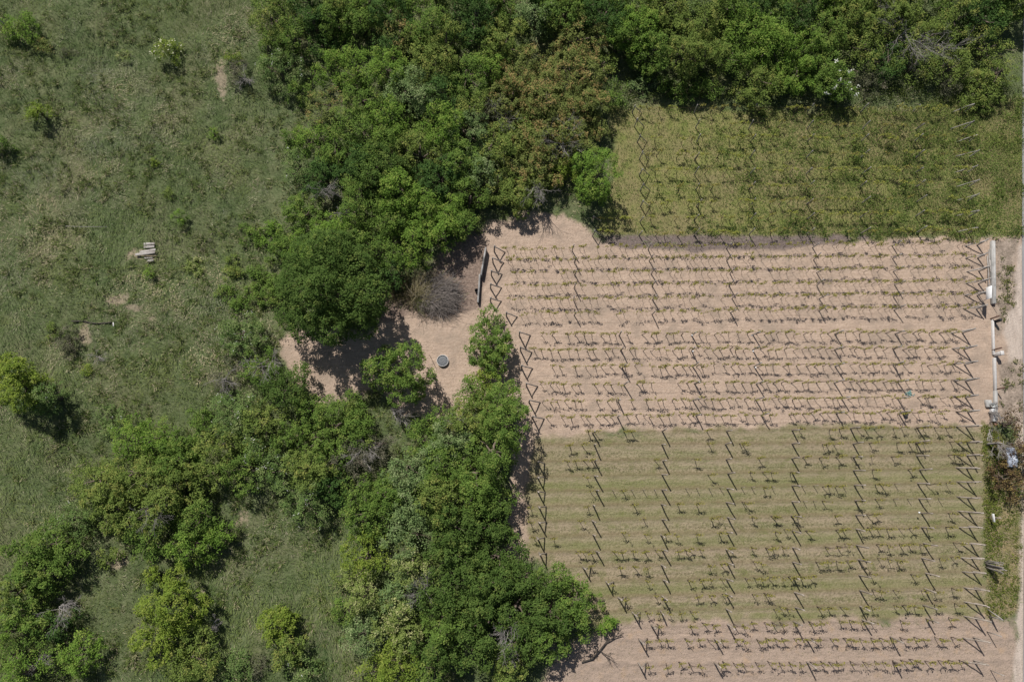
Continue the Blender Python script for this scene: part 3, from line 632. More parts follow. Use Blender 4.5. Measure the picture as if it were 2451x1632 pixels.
# the big dry reed clump lying over to the right
rng = np.random.default_rng(21); mb = MB()
bx, by = G(1003, 712); ox = np.array([bx, by])
for k in range(2400):
    u = rng.random()
    if u < .76: a = rng.normal(.0, .75); L = rng.uniform(.7, 1.8); hh = rng.uniform(.18, .62); colr = np.array((.30,.262,.235)) * rng.uniform(.5, 1.45)
    elif u < .90: a = rng.normal(1.0, .42); L = rng.uniform(1.0, 2.2); hh = rng.uniform(.5, 1.1); colr = np.array((.33,.285,.16)) * rng.uniform(.7, 1.3)
    elif u < .96: a = rng.normal(-.85, .4); L = rng.uniform(.6, 1.5); hh = rng.uniform(.5, 1.0); colr = np.array((.13,.14,.05)) * rng.uniform(.7, 1.3)
    else: a = rng.uniform(1.6, 4.2); L = rng.uniform(.6, 1.6); hh = rng.uniform(.4, 1.0); colr = np.array((.30,.25,.15)) * rng.uniform(.7, 1.2)
    p0 = np.array([rng.normal(0, .32), rng.normal(.0, .42), 0.0]) + (np.array([rng.uniform(0, 2.3), rng.normal(.1, .35), rng.uniform(0, .5)]) if u < .76 else 0); d = np.array([math.cos(a), math.sin(a), 0]); s = np.array([-d[1], d[0], 0]) * rng.normal(0, .22)
    t = np.linspace(0, 1, 7)[:, None]
    Pp = p0 + d * L * t + s * (t ** 2) * L + np.array([0, 0, 1]) * hh * (np.sin(np.clip(t * 1.15, 0, 1) * math.pi * .80) * 1.1) + rng.normal(size=(7, 3)) * .015
    Pp[:, 2] = np.maximum(Pp[:, 2], .03); Pp[:, 1] += np.sin(t[:, 0] * 3 + k) * .10
    mb.tube(Pp, np.linspace(.014, .007, 7), 3, colr, cap=False)
o = mb.obj('reed_clump', M_REED, None, (bx, by, 0)); tag(o, 'big dry purplish brown reed clump bent over beside the narrow left wall', 'reed clump')
# ------------------------------------------------------------------ trellis rows
ORD = ['first','second','third','fourth','fifth','sixth','seventh','eighth','ninth','tenth','eleventh','twelfth','thirteenth','fourteenth','fifteenth','sixteenth','seventeenth','eighteenth','nineteenth','twentieth']
ORD += ['twenty ' + o for o in ORD[:9]] + ['thirtieth'] + ['thirty ' + o for o in ORD[:9]] + ['fortieth'] + ['forty ' + o for o in ORD[:9]] + ['fiftieth'] + ['fifty ' + o for o in ORD[:9]] + ['sixtieth'] + ['sixty ' + o for o in ORD[:9]] + ['seventieth'] + ['seventy ' + o for o in ORD[:9]]
def post_mesh(h, rad, rng, lean=0.0, square=False):
    mb = MB(); n = 6; z = np.linspace(-.15, h, n)
    w = np.cumsum(rng.normal(0, .008, (n, 2)), 0)
    P = np.stack([w[:, 0] + rng.normal(0, lean) * np.clip(z, 0, 9), w[:, 1] + rng.normal(0, lean) * np.clip(z, 0, 9), z], -1)
    mb.tube(P, rad * np.linspace(1.08, .92, n) * rng.uniform(.95, 1.05, n), 7)
    return mb.mesh('post')
def brace_mesh(h, dx, rad, rng):
    mb = MB(); mb.tube(curved((dx, rng.normal(0, .05), -.05), (0.0, 0.02, h * .93), rng, .012, 5), np.linspace(rad, rad * .85, 5), 7); return mb.mesh('brace')
prng = np.random.default_rng(3)
PV = {}
for nm, h, rad in (('up', 1.45, .044), ('s1', 1.5, .044), ('s2', 1.62, .052), ('low', 1.75, .058)):
    PV[nm] = [post_mesh(h, rad, prng, .040) for _ in range(5)]
    for m in PV[nm]: m.materials.append({'low': M_POST}.get(nm, M_POSTG))
for nm, h in (('s1', 1.42), ('s2', 1.58)):
    PV['end_' + nm] = [post_mesh(h, .060, prng, .03) for _ in range(3)]
    for m in PV['end_' + nm]: m.materials.append(M_POSTG)
BV = {}
for nm, h, dl, dr in (('up', 1.42, .90, -1.15), ('s1', 1.35, .95, -1.05), ('s2', 1.5, .95, -.95), ('low', 1.65, .62, -.85)):
    for side, d in (('L', dl), ('R', dr)):
        BV[nm, side] = [brace_mesh(h, d, .034 if nm == 'up' else .052, prng) for _ in range(3)]
        for m in BV[nm, side]: m.materials.append({'low': M_POST}.get(nm, M_POSTG))
# each row: list of post base pixels (x, y); first and last carry a brace
def lerp(a, b, t): return a + (b - a) * t
def rowline(xl, yl, xr, yr): return lambda x: yl + (yr - yl) * (x - xl) / (xr - xl)
ROWS = []     # block, index, f(x) px y, post xs, x0, x1
up_l = [(1513,270),(1518,305),(1525,342),(1530,382),(1530,419),(1532,456),(1532,496),(1416,533),(1418,565)]
up_r = [(2306,270),(2303,312),(2318,338),(2318,378),(2315,414),(2318,447),(2315,482),(2318,517),(2317,557)]
for i, (a, b) in enumerate(zip(up_l, up_r)):
    xs = [a[0]] + ([1529] if i > 6 else []) + [1664, 1794, 1931, 2060, 2190] + [b[0]]
    ROWS.append(('up', i, rowline(*a, *b), xs))
s1_l = [(1183,603),(1180,629),(1176,660),(1174,691),(1174,723),(1212,757)]; s1_r = [(2338,587),(2340,618),(2342,649),(2341,679),(2338,708),(2336,739)]
s1_c = [[1369,1551,1740,1941,2133],[1372,1555,1741,1947,2136],[1374,1557,1747,1954,2138],[1374,1558,1747,1955,2138],[1374,1559,1750,1959,2140],[1375,1560,1748,1959,2140]]
for i, (a, b) in enumerate(zip(s1_l, s1_r)): ROWS.append(('s1', i, rowline(*a, *b), [a[0]] + s1_c[i] + [b[0]]))
s2_l = [(1243,805),(1246,841),(1248,881),(1260,923),(1266,962),(1275,1000)]; s2_r = [(2303,797),(2306,836),(2308,873),(2310,912),(2310,951),(2316,986)]
s2_c = [[1483,1657,1799,1997,2138],[1486,1657,1801,1997,2138],[1488,1661,1808,1999,2141],[1490,1661,1812,1997,2145],[1479,1659,1813,2011,2148],[1478,1666,1818,2003,2150]]
for i, (a, b) in enumerate(zip(s2_l, s2_r)): ROWS.append(('s2', i, rowline(*a, *b), [a[0]] + s2_c[i] + [b[0]]))
low_c1 = [1418,1422,1423,1423,1423,1422,1420,1419,1424]
low_left = {2:1286,3:1286,4:1287,5:1289,6:1289,7:1285,8:1290,9:1395,10:1450,11:1479,12:1513,13:1558,14:1529,15:1527}
low_r = [2311,2313,2313,2312,2314,2314,2317,2317,2322,2323,2327,2331,2332,2332,2329,2329]
for i, (a, b) in enumerate(LOWROWS):
    f = rowline(1423, a, 2320, b); t = i / 13.0
    if i < 14: mid_x = [1584, 1738, 1892 + 8 * t, 2036 + 26 * t, 2190 + 26 * t]
    else: mid_x = [1708, 1928, 2133]
    xs = ([low_left[i]] if i in low_left else []) + ([low_c1[i]] if i < 9 else []) + [x for x in mid_x if not (i == 13 and x < 1600)] + [low_r[i]]
    ROWS.append(('low', i, f, xs))
BLK = {'up': ('upper plot', 'overgrown upper plot', 9), 's1': ('upper sandy plot', 'upper sandy plot', 6), 's2': ('lower sandy plot', 'lower sandy plot', 6), 'low': ('lower plot', 'grassy lower plot', 16)}
HZ = {'up': .95, 's1': 1.0, 's2': 1.0, 'low': 1.0}
for blk, i, f, xs in ROWS:
    word = 'pale wooden' if blk == 'low' else 'grey wooden'
    ends = []
    for j, x in enumerate(xs):
        jx = 0 if j in (0, len(xs) - 1) else prng.normal(0, 2.0)
        X, Y = G(x + jx, f(x) + prng.normal(0, .8)); z = gz1(X, Y)
        end = 'L' if j == 0 and not (blk == 'low' and i < 2) else 'R' if j == len(xs) - 1 else None
        lab = f"{word} trellis post, {ORD[j]} from left in {ORD[i]} row of {BLK[blk][1]}"
        me = PV[blk][prng.integers(5)]
        if end:
            t = thing('end_post', (X, Y, z), lab.replace('trellis post', 'braced end post'), 'post', f"trellis posts of the {BLK[blk][0]}")
            link('post', PV['end_' + blk][prng.integers(3)] if 'end_' + blk in PV else me, None, t); link('brace', BV[blk, end][prng.integers(3)], None, t)
        else:
            t = link('trellis_post', me, None, None, (X, Y, z)); tag(t, lab, 'post', f"trellis posts of the {BLK[blk][0]}")
        t.rotation_euler = (0, 0, prng.uniform(-.06, .06) if end else prng.uniform(0, 6.28))
        t.scale = (1, 1, prng.uniform(.86, 1.08))
        if j in (0, len(xs) - 1): ends.append((X, Y, z))
    wm = MB()
    for hz in (HZ[blk] - .02,):
        a, b = np.array(ends[0]), np.array(ends[1]); n = 14; tt = np.linspace(0, 1, n)[:, None]
        P = a + (b - a) * tt; P[:, 2] += hz - .04 * np.abs(np.sin(tt[:, 0] * math.pi * 6)); wm.tube(P, .004, 3, cap=False)
    tag(wm.obj('trellis_wire', M_RUST), f"thin wires strung along the {ORD[i]} row of the {BLK[blk][1]}", 'wire', 'trellis wires')

# ------------------------------------------------------------------ vines
vrng = np.random.default_rng(44)
def vine_parts(rng, rich, armL=.34, thin=1.0):
    mb = MB(); h = .92; lean = rng.normal(0, .10); th = rng.uniform(.7, 1.15) * thin
    P = curved((0, 0, -.05), (lean, rng.normal(0, .04), h), rng, .035, 6); mb.tube(P, np.linspace(.034, .022, 6) * th, 6, cap=False)
    arms = []
    for s in (-1, 1):
        L = armL * rng.uniform(.4, 1.3); q = curved(P[-1], P[-1] + np.array([s * L, rng.normal(0, .03), rng.uniform(-.02, .10)]), rng, .025, 5)
        mb.tube(q, np.linspace(.020, .010, 5) * th, 5, cap=False); arms.append(q)
        for k in range(2): # spurs
            p = q[rng.integers(1, 5)]; mb.tube([p, p + np.array([rng.normal(0, .04), rng.normal(0, .04), rng.uniform(.08, .2)])], [.009, .005], 4, cap=False)
    tm = mb.mesh('trunk'); tm.materials.append(M_VINE)
    n = int(34 * rich * rng.uniform(.6, 1.3)) + 6
    arm = np.vstack(arms); ci = rng.integers(len(arm), size=max(3, n // 7)); cen = arm[ci] + np.array([0, 0, .09]) + rng.normal(size=(len(ci), 3)) * np.array([.05, .04, .05])
    LP = cen[rng.integers(len(cen), size=n)] + rng.normal(size=(n, 3)) * np.array([.085, .045, .07])
    LN = unit(np.array([0, .1, .9]) + rng.normal(size=(n, 3)) * .5)
    t = rng.random((n, 1)); col = np.array((.185, .185, .045)) * (1 - t) + np.array((.36, .32, .09)) * t
    if rich > 1.4: col = np.array((.18, .215, .045)) * (1 - t) + np.array((.40, .395, .09)) * t
    V, Q, c = leaf_arrays(LP, LN, rng.uniform(.06, .115, n), rng, col, .85)
    return tm, (V, Q, c)
VAR = []
for rich, thin in ((.55, 1.0), (1.05, 1.0), (1.9, 1.0), (.85, .5), (.45, .4)):
    lst = []
    for k in range(8):
        tm, lf = vine_parts(vrng, rich, .30 if rich < 1.5 else .42, thin)
        lm = mesh_np('foliage', lf[0], [lf[1]], lf[2]); lm.materials.append(M_LEAF)
        lst.append((tm, lm, lf))
    VAR.append(lst)
# foliage positions of the lower plot, read off the photograph row by row (pixels)
def z9(*a): return [1631 + v / 2.851 for v in a]
def z8(*a): return [820 + v / 2.851 for v in a]
LOWV = {
0: z8(1690,1730,1930,1990)+z9(200,830,1050,1120,1240,1300,1360,1490,1550,1640,1690,1780,1850),
1: z8(1560,1640)+z9(200,420,440,1000,1030,1080,1320,1520,1600,1650,1700,1880,1940),
2: z8(1530,1600,1650,1700,2140)+z9(120,560,860,985,1090,1200,1340,1475,1870,1920,1950),
3: z8(1680)+z9(205,490,580,650,780,1350,1590),
4: z8(1700,1915)+z9(590,1000,1040,1080,1370,1400,1720,1860),
5: z8(1285,1680,1990,2310)+z9(130,440,460,1000,1240,1365),
6: z8(1285,1620,2070)+z9(230,260,500,640,670,780,820,1090,1310,1350,1870),
7: z8(1300,1450,1915,2070,2220,2300)+z9(130,285,660,730,880,1090,1140,1250,1310,1380,1450,1530,1600,1720,1860),
8: z8(1600,1640,1690,1850,1920,2000,2080,2150,2310)+z9(40,70,140,360,500,600,650,720,1020,1100,1150,1370,1450,1540,1600,1680,1910),
9: z8(1690,1910,1990,2090)+z9(210,290,515,575,950,1030,1100,1160,1250,1380,1455,1520,1810,1890),
10: z8(1850,2080)+z9(70,140,220,290,460,520,580,620,720,760,800,850,900,1320,1610),
11: z8(1920,2140,2220)+z9(130,210,300,510,590,620,1350,1400,1490,1690,1770,1900),
12: z8(2030,2090,2170,2250)+z9(10,80,660,700,750,960,1040,1120,1260,1340,1490,1550,1640,1780,1920),
13: z8(2160)+z9(85,160,230,380,450,510,600,650,700,800,900,980,1120,1190,1270,1340,1540,1720,1880),
14: z8(2100,2160,2230)+z9(50,140,200,300,380,450,540,610,660,720,800,850,920,980,1050,1140,1200,1260,1340,1400,1470,1540,1640,1700,1780,1820,1900),
15: z8(2100,2230,2310)+z9(70,150,280,310,380,440,530,620,700,760,840,910,980,1040,1100,1190,1280,1360,1420,1490,1540,1600,1640,1710,1800,1880,1950),
}
ALLV = {}
for blk, i, f, xs in ROWS:
    if blk == 'low': v = [1225 + (x - 1225) * .981 for x in LOWV[i]]
    else:
        step, keep, x0, x1 = {'up': (23, .66, xs[0] + 18, xs[-1] - 8), 's1': (15.5, .90, xs[0] + 30, xs[-1] - 14), 's2': (19.5, .92, xs[0] + 34, xs[-1] - 12)}[blk]
        if blk == 's1': x0 = max(x0, 1215)
        v = []; x = x0
        while x < x1:
            if vrng.random() < keep: v.append(x + vrng.normal(0, 2.2))
            x += step * vrng.uniform(.82, 1.2)
    ALLV[blk, i] = (sorted(v), f)
nind = 0; REST = MB(); RESTL = MB()
order = [('low', i) for i in range(15, -1, -1)] + [('s2', i) for i in range(5, -1, -1)] + [('s1', i) for i in range(5, -1, -1)] + [('up', i) for i in range(8, -1, -1)]
for key in order:
    blk, i = key; v, f = ALLV[key]
    individual = nind + len(v) <= 300 and (blk in ('low', 's2'))
    for j, x in enumerate(v):
        X, Y = G(x, f(x) + vrng.normal(0, 2.6 if blk == 'up' else 1.2)); z = gz1(X, Y)
        cl = vnoise(np.array([x * .035]), np.array([i * 3.7 + len(blk)]), 4)[0]
        lvl = (2 if cl > .5 else 1) if blk == 'up' else (3 if cl > .34 else 4) if blk == 's1' else (1 if cl > .36 else 0) if blk == 's2' else (1 if vrng.random() < .8 else 0)
        tm, lm, lf = VAR[lvl][vrng.integers(8)]
        s = vrng.uniform(.88, 1.1); fl = vrng.uniform(-.12, .12) + (math.pi if vrng.random() < .5 else 0)
        if individual:
            t = thing('grape_vine', (X, Y, z), f"young leafed vine, {ORD[j]} from left in {ORD[i]} row of {BLK[blk][1]}", 'vine', f"vines of the {BLK[blk][0]}", fl)
            t.scale = (s, s, s); link('trunk', tm, None, t); link('foliage', lm, None, t); nind += 1
        else:
            c, sn = math.cos(fl), math.sin(fl); M = np.array([[c, -sn, 0], [sn, c, 0], [0, 0, 1]]) * s; T = np.array([X, Y, z])
            tv = np.empty(len(tm.vertices) * 3, np.float32); tm.vertices.foreach_get('co', tv); tv = tv.reshape(-1, 3) @ M.T + T
            tf = np.empty(len(tm.loops), np.int32); tm.loops.foreach_get('vertex_index', tf)
            REST.add(tv, tf.reshape(-1, 4) if len(tf) % 4 == 0 and len(tm.polygons) * 4 == len(tf) else None)
            RESTL.add(lf[0] @ M.T + T, lf[1], None, lf[2])
rest = REST.obj('vine_rows', M_VINE); tag(rest, 'rows of small vines filling the sandy plots and the overgrown upper plot', 'vines', 'vines of the sandy and upper plots', 'stuff')
RESTL.obj('vine_row_foliage', M_LEAF, rest)
print('VINES individual', nind, 'LEAVES', NLEAF)

# small bare stakes in the lower plot
SM = MB(); SM.tube([(0, 0, -.1), (.01, 0, .85)], .022, 6); smm = SM.mesh('stake'); smm.materials.append(M_POST)
k = 0
for row, xs_ in ((4, z8(1850,1980,2060,2140) + z9(45,120,205,280,430,500,640,850,930,1130,1490)), (5, z9(860,930,1480,1580,1710,1790))):
    for j, x in enumerate(sorted(xs_)):
        f = ALLV['low', row][1]; xx = 1225 + (x - 1225) * .985; X, Y = G(xx, f(xx))
        o = link('vine_stake', smm, None, None, (X, Y, gz1(X, Y))); o.rotation_euler = (prng.normal(0, .04), prng.normal(0, .04), 0)
        tag(o, f"short bare stake, {ORD[j]} stake from left in {ORD[row]} row of grassy lower plot", 'stake', 'short stakes of the lower plot')

# ------------------------------------------------------------------ walls, posts and things along the edges
def gp(px, py, z=0.0):
    x, y = G(px, py, z); return np.array([x, y, z])
def wall_run(name, pts, width, h, mat, label, cat, cap=None, parent=None, z0=-.1, bev=.02):
    """low wall along ground pixels"""
    P = [np.array(G(*p)) for p in pts]; mb = MB()
    for a, b in zip(P[:-1], P[1:]):
        d = b - a; L = np.linalg.norm(d); c = (a + b) / 2
        mb.box((c[0], c[1], (h + z0) / 2), (L, width, h - z0), math.atan2(d[1], d[0]), bev)
    return mb
# left wall of the sandy plot: two stepped lengths
t = thing('field_wall', (*G(1155, 660), 0), 'narrow grey concrete wall in two stepped lengths at the sandy plot left end', 'wall')
def local(o, t):
    o.parent = t; o.matrix_parent_inverse = Matrix.Translation(-Vector(t.location))
    return o
a = wall_run('w', [(1163.5, 598), (1152, 664)], .13, .70, None, None, None).obj('upper_length', M_CONCD); local(a, t)
a = wall_run('w', [(1149, 660), (1144.5, 727)], .14, .50, None, None, None).obj('lower_length', M_CONCD); local(a, t)
mb = MB(); q = gp(1147.5, 696); mb.lathe([(0, 0), (.13, 0), (.16, .28), (.145, .28), (.12, .03), (0, .03)], 20); o = mb.obj('bucket', M_DARK, None, (G(1141, 697)[0], G(1141, 697)[1], 0)); tag(o, 'small black bucket standing against the narrow left wall', 'bucket')

# round well with grey lid
wx, wy = G(1060, 864); t = thing('well', (wx, wy, gz1(wx, wy)), 'round well with white rim and grey lid on the sandy clearing', 'well')
mb = MB(); mb.lathe([(.425, -.1), (.435, .18), (.445, .22), (.465, .22), (.475, .20), (.48, -.1)], 40); mb.obj('ring', M_WHITE, t)
mb = MB(); mb.lathe([(0, .15), (.20, .155), (.37, .15), (.395, .13), (.40, .08)], 40)
for k in range(16):
    a = k * 2 * math.pi / 16; mb.box((.385 * math.cos(a), .385 * math.sin(a), .145), (.05, .06, .03), a, .008)
lid = mb.obj('lid', M_LID, t)
mb = MB(); mb.box((.03, -.01, .172), (.40, .022, .022), R(48), .004); mb.obj('lid_handle', M_STEEL, lid)
# thin stakes
for px, py, h, lab in ((1032, 857, 1.45, 'thin dark metal stake standing left of the round well'), (1045, 928, 1.0, 'thin dark stake standing below the well by the round tree')):
    x, y = G(px, py); mb = MB(); mb.tube([(0, 0, -.1), (.01, .01, h * .5), (.0, .02, h)], .016, 6); tag(mb.obj('thin_stake', M_RUST, None, (x, y, gz1(x, y))), lab, 'stake', 'thin stakes in the clearing')

# weathered planks in the meadow (px ends, width, label)
for p0, p1, w, z, lab in (((345, 584.5), (371, 583.5), .20, .10, 'topmost of the weathered grey planks in the meadow'), ((345, 592), (370, 590.5), .20, .11, 'second weathered plank from the top of the meadow heap'),
      ((335, 603.5), (373, 598), .19, .22, 'slanting weathered plank, upper one of the two long ones'), ((325, 610), (371.5, 604.5), .20, .27, 'longest slanting weathered plank with pale right end'),
      ((346, 618.5), (366, 618), .14, .08, 'short half buried plank under the longest slanting plank'), ((352, 624.5), (368, 623.5), .18, .09, 'lowest short weathered plank with pale grey end')):
    a = gp(*p0, .06 + z * .7); b = gp(*p1, .10 + z * 1.0); c = (a + b) / 2; d = b - a; L = np.linalg.norm(d)
    g0 = gz1(c[0], c[1]); mb = MB(); mb.box((0, 0, 0), (L, w, .045), 0, .006)
    o = mb.obj('plank', M_PLANK, None, (c[0], c[1], c[2] + g0)); o.rotation_euler = (prng.normal(0, .05), -math.asin(d[2] / L), math.atan2(d[1], d[0])); tag(o, lab, 'plank', 'weathered planks in the meadow')
# fallen dark pole with a white plate at its end
mb = MB(); a = gp(171, 769, .12); b = gp(267, 771, .20); g0 = gz1(*a[:2]); mb.tube(curved(a + [0, 0, g0], b + [0, 0, g0], prng, .05, 8) + np.array([0, 0, .06]), .06, 7); tag(mb.obj('fallen_pole', M_LIMB), 'long fallen dark pole lying in the meadow grass', 'pole')
mb = MB(); mb.box((0, 0, 0), (.10, .34, .02), 0, .004); x, y = G(270.5, 776, .25); o = mb.obj('white_plate', M_CONCL, None, (x, y, gz1(x, y) + .22)); o.rotation_euler = (R(6), R(-14), R(5)); tag(o, 'small white plate at the right end of the fallen dark pole', 'plate')
mb = MB(); mb.tube([gp(156, 541.5, .18), gp(205, 543, .2), gp(256, 543, .22)], .020, 6); tag(mb.obj('pale_stick', M_DEAD), 'long pale stick lying level in the meadow above the planks', 'stick')
mb = MB(); x, y = G(38, 84); mb.tube([(0, 0, -.1), (.02, 0, 1.2), (.0, .03, 2.5)], [.045, .04, .032], 7); tag(mb.obj('leaning_stake', M_POSTG, None, (x, y, 0)), 'grey stake by the bright bush in the top left corner', 'stake')
mb = MB(); x, y = G(777, 72, 1.2); mb.box((0, 0, 0), (.16, .42, .015), .2, .003, (.3, .2)); mb.box((.05, .20, .05), (.10, .18, .015), .9, .003, (-.4, .3)); o = mb.obj('white_scrap', M_WHITE, None, (x, y, 1.2)); tag(o, 'white plastic scrap caught in the bushes near the top', 'plastic scrap')
# T-shaped post in the shade under the bright tree
x, y = G(1417, 530)

# right side: upper wall with planks leaning on it
t = thing('lane_wall', (*G(2373, 655), 0), 'low grey concrete wall beside the lane with gravel behind it', 'wall')
local(wall_run('w', [(2371.5, 579), (2373.5, 729)], .24, .34, None, None, None).obj('wall_body', M_CONC), t)
local(wall_run('w', [(2373.0, 580), (2375, 728)], .17, .375, None, None, None, z0=.33, bev=.01).obj('coping', M_CONC), t)
for i, (a, b, w, lab) in enumerate((((2367, 597), (2368, 640), .10, 'upper grey plank leaning along the low lane wall'), ((2363, 612), (2367, 662), .09, 'outer thin grey plank on the ground by the lane wall'), ((2369, 622), (2371, 650), .09, 'short pale plank tight against the lane wall'), ((2369.5, 678), (2370, 694), .10, 'small pale block against the lane wall'), ((2365, 640), (2366, 688), .06, 'thin lower batten beside the lane wall'))):
    p = gp(*a, .05 + .03 * i); q = gp(*b, .06 + .03 * i); c = (p + q) / 2; d = q - p; mb = MB(); mb.box((0, 0, 0), (np.linalg.norm(d), w, .035), 0, .005)
    o = mb.obj('plank', M_PLANK, None, c); o.rotation_euler = (0, 0, math.atan2(d[1], d[0])); tag(o, lab, 'plank', 'planks along the lane wall')
# thin metal post at the wall end
def rod(px, py, h, r, mat, name, lab, cat, grp=None, top=None):
    x, y = G(px, py); mb = MB(); mb.tube([(0, 0, -.1), (0, 0, h * .5), (0, 0, h)], r, 8); o = mb.obj(name, mat, None, (x, y, 0)); return tag(o, lab, cat, grp)
rod(2374, 732, .95, .022, M_RUST, 'thin_post', 'thin dark post at the lower end of the lane wall', 'post'); rod(2377, 580, .75, .022, M_RUST, 'thin_post', 'thin dark post at the upper end of the lane wall', 'post')
# white board on two posts, facing the vines
t = thing('sign_board', (*G(2342, 722), 0), 'blank white board on two posts beside the lane wall', 'sign')
x0, y0 = G(2336, 727); x1, y1 = G(2337, 698); x0 -= t.location[0]; x1 -= t.location[0]; y0 -= t.location[1]; y1 -= t.location[1]
mb = MB(); d = math.atan2(y1 - y0, x1 - x0); L = math.hypot(x1 - x0, y1 - y0); mb.box(((x0 + x1) / 2, (y0 + y1) / 2, 1.55), (L, .03, .62), d, .006, (R(4), 0)); mb.obj('board', M_WHITE, t)
for xx, yy in ((x0, y0), (x1, y1)):
    mb = MB(); mb.tube([(xx + .04, yy + (.06 if yy < 0 else -.06), -.1), (xx + .05, yy + (.06 if yy < 0 else -.06), 1.82)], .028, 7); mb.obj('post', M_POSTG, t)
# gate posts
for px, py, h, lab in ((2371, 763, 1.02, 'uppermost rusty brown gate post on the lane boundary'), (2375, 838, 1.10, 'rusty brown post above the pale concrete pillar'), (2382, 932, 1.08, 'rusty brown post lowest on the lane kerb')):
    rod(px, py, h, .055, M_RUST, 'rusty_post', lab, 'post', 'rusty posts on the lane boundary')
x, y = G(2379, 771); mb = MB(); mb.box((0, 0, .40), (.16, .22, .9), 0, .015); tag(mb.obj('dark_pillar', M_DARK, None, (x, y, 0)), 'short black pillar just below the uppermost rusty post', 'pillar')
x, y = G(2381, 849); mb = MB(); mb.box((0, 0, .38), (.24, .30, .95), 0, .02); mb.box((0, 0, .88), (.28, .34, .05), 0, .01); tag(mb.obj('concrete_pillar', M_CONCL, None, (x, y, 0)), 'pale concrete gate pillar between the rusty posts', 'pillar')
# kerb line between the posts
t = thing('lane_kerb', (*G(2379, 870), 0), 'long narrow pale kerb running from the gate posts down to the concrete box', 'kerb')
local(wall_run('w', [(2373.5, 766), (2376, 850)], .13, .22, None, None, None, bev=.012).obj('upper_length', M_CONCL), t)
local(wall_run('w', [(2377.5, 857), (2379.5, 935)], .17, .24, None, None, None, bev=.012).obj('middle_length', M_CONCL), t)
local(wall_run('w', [(2379.5, 935.5), (2380, 1008)], .22, .26, None, None, None, bev=.012).obj('lower_length', M_CONC), t)
x, y = G(2363, 966); mb = MB(); mb.box((0, 0, .10), (.46, .58, .30), 0, .02); tag(mb.obj('concrete_box', M_CONC, None, (x, y, 0)), 'square grey concrete slab box beside the kerb', 'box')
x, y = G(2369, 971); mb = MB(); mb.lathe([(0, .02), (.18, .02), (.20, .42), (.21, .44), (.19, .44), (.17, .10), (0, .08)], 26); tag(mb.obj('metal_tub', M_STEEL, None, (x, y, 0)), 'round galvanised tub standing next to the concrete box', 'tub')
x, y = G(2372, 994); mb = MB(); mb.box((0, 0, .20), (.16, 1.0, .42), R(1), .012); tag(mb.obj('pale_trough', M_WHITE, None, (x, y, 0)), 'long cream trough standing along the kerb below the tub', 'trough')
x, y = G(2380, 1014); mb = MB(); mb.lathe([(0, .0), (.07, 0), (.10, .16), (.11, .16), (.11, .19), (.09, .19), (.08, .15), (0, .15)], 20); tag(mb.obj('terracotta_pot', M_TERRA, None, (x, y, 0)), 'small terracotta pot at the end of the kerb', 'pot')
# bundle of weathered poles lying below the trough
for k in range(9):
    a = gp(2366 + k * 1.2 + prng.normal(0, 1.0), 1027 + prng.uniform(-2, 6), .06 + .04 * (k % 3)); b = gp(2364 + k * 1.5 + prng.normal(0, 2.0), 1056 + prng.uniform(-4, 4), .06 + .05 * ((k + 1) % 3))
    mb = MB(); mb.tube(curved(a, b, prng, .015, 5), .024, 6); tag(mb.obj('loose_pole', M_DEAD), 'weathered grey pole in the loose bundle below the terracotta pot', 'pole', 'poles of the loose bundle')
# crumpled sheet among the bronze bushes
rng = np.random.default_rng(5); n = 14; gxx, gyy = np.meshgrid(np.linspace(-.35, .35, n), np.linspace(-.75, .75, n)); zz = fbm(gxx * 4 + 9, gyy * 4 + 3, 3, 3) * .5
rr = (gxx / .35) ** 2 + (gyy / .75) ** 2; gxx = gxx * (1 + .2 * vnoise(gxx * 5, gyy * 5, 2)); zz = zz * np.clip(1.3 - rr * .6, .1, 1)
i_ = (np.arange(n - 1)[:, None] * n + np.arange(n - 1)[None]).ravel(); cm = mesh_np('sheet', np.stack([gxx.ravel(), gyy.ravel(), zz.ravel()], -1), [np.stack([i_, i_ + 1, i_ + n + 1, i_ + n], -1)])
x, y = G(2413, 1095, 1.0); so = link('crumpled_sheet', cm, M_TARP, None, (x, y, 1.3)); sm_ = so.modifiers.new('thick', 'SOLIDIFY'); sm_.thickness = .02; tag(so, 'crumpled blue and white plastic sheet among the bronze leaved bushes', 'plastic sheet')
# post with a narrow white board
t = thing('marker_post', (*G(2364, 1237), 0), 'leaning pale post carrying a narrow white board by the lane verge', 'post')
mb = MB(); mb.tube([(0, 0, -.1), (0, 0, .8), (.02, 0, 1.5)], .035, 7); mb.obj('post', M_POST, t); mb = MB(); mb.box((-.05, -.02, .72), (.035, .62, .26), 0, .006); mb.obj('board', M_WHITE, t)
# poles stood up together like a sheaf
t = thing('pole_stack', (*G(2361, 1350), 0), 'bundle of grey poles stacked upright on the lane verge', 'pole stack')
for k in range(15):
    y0 = (k - 7) * .042 + prng.normal(0, .03); x0 = prng.normal(0, .07); mb = MB()
    mb.tube(curved((x0, y0, -.05), (x0 + prng.normal(.05, .05), y0 * 1.5 - .05 + prng.normal(0, .05), prng.uniform(1.55, 1.9)), prng, .012, 6), np.linspace(.034, .026, 6), 7); mb.obj('pole', M_POSTG, t)
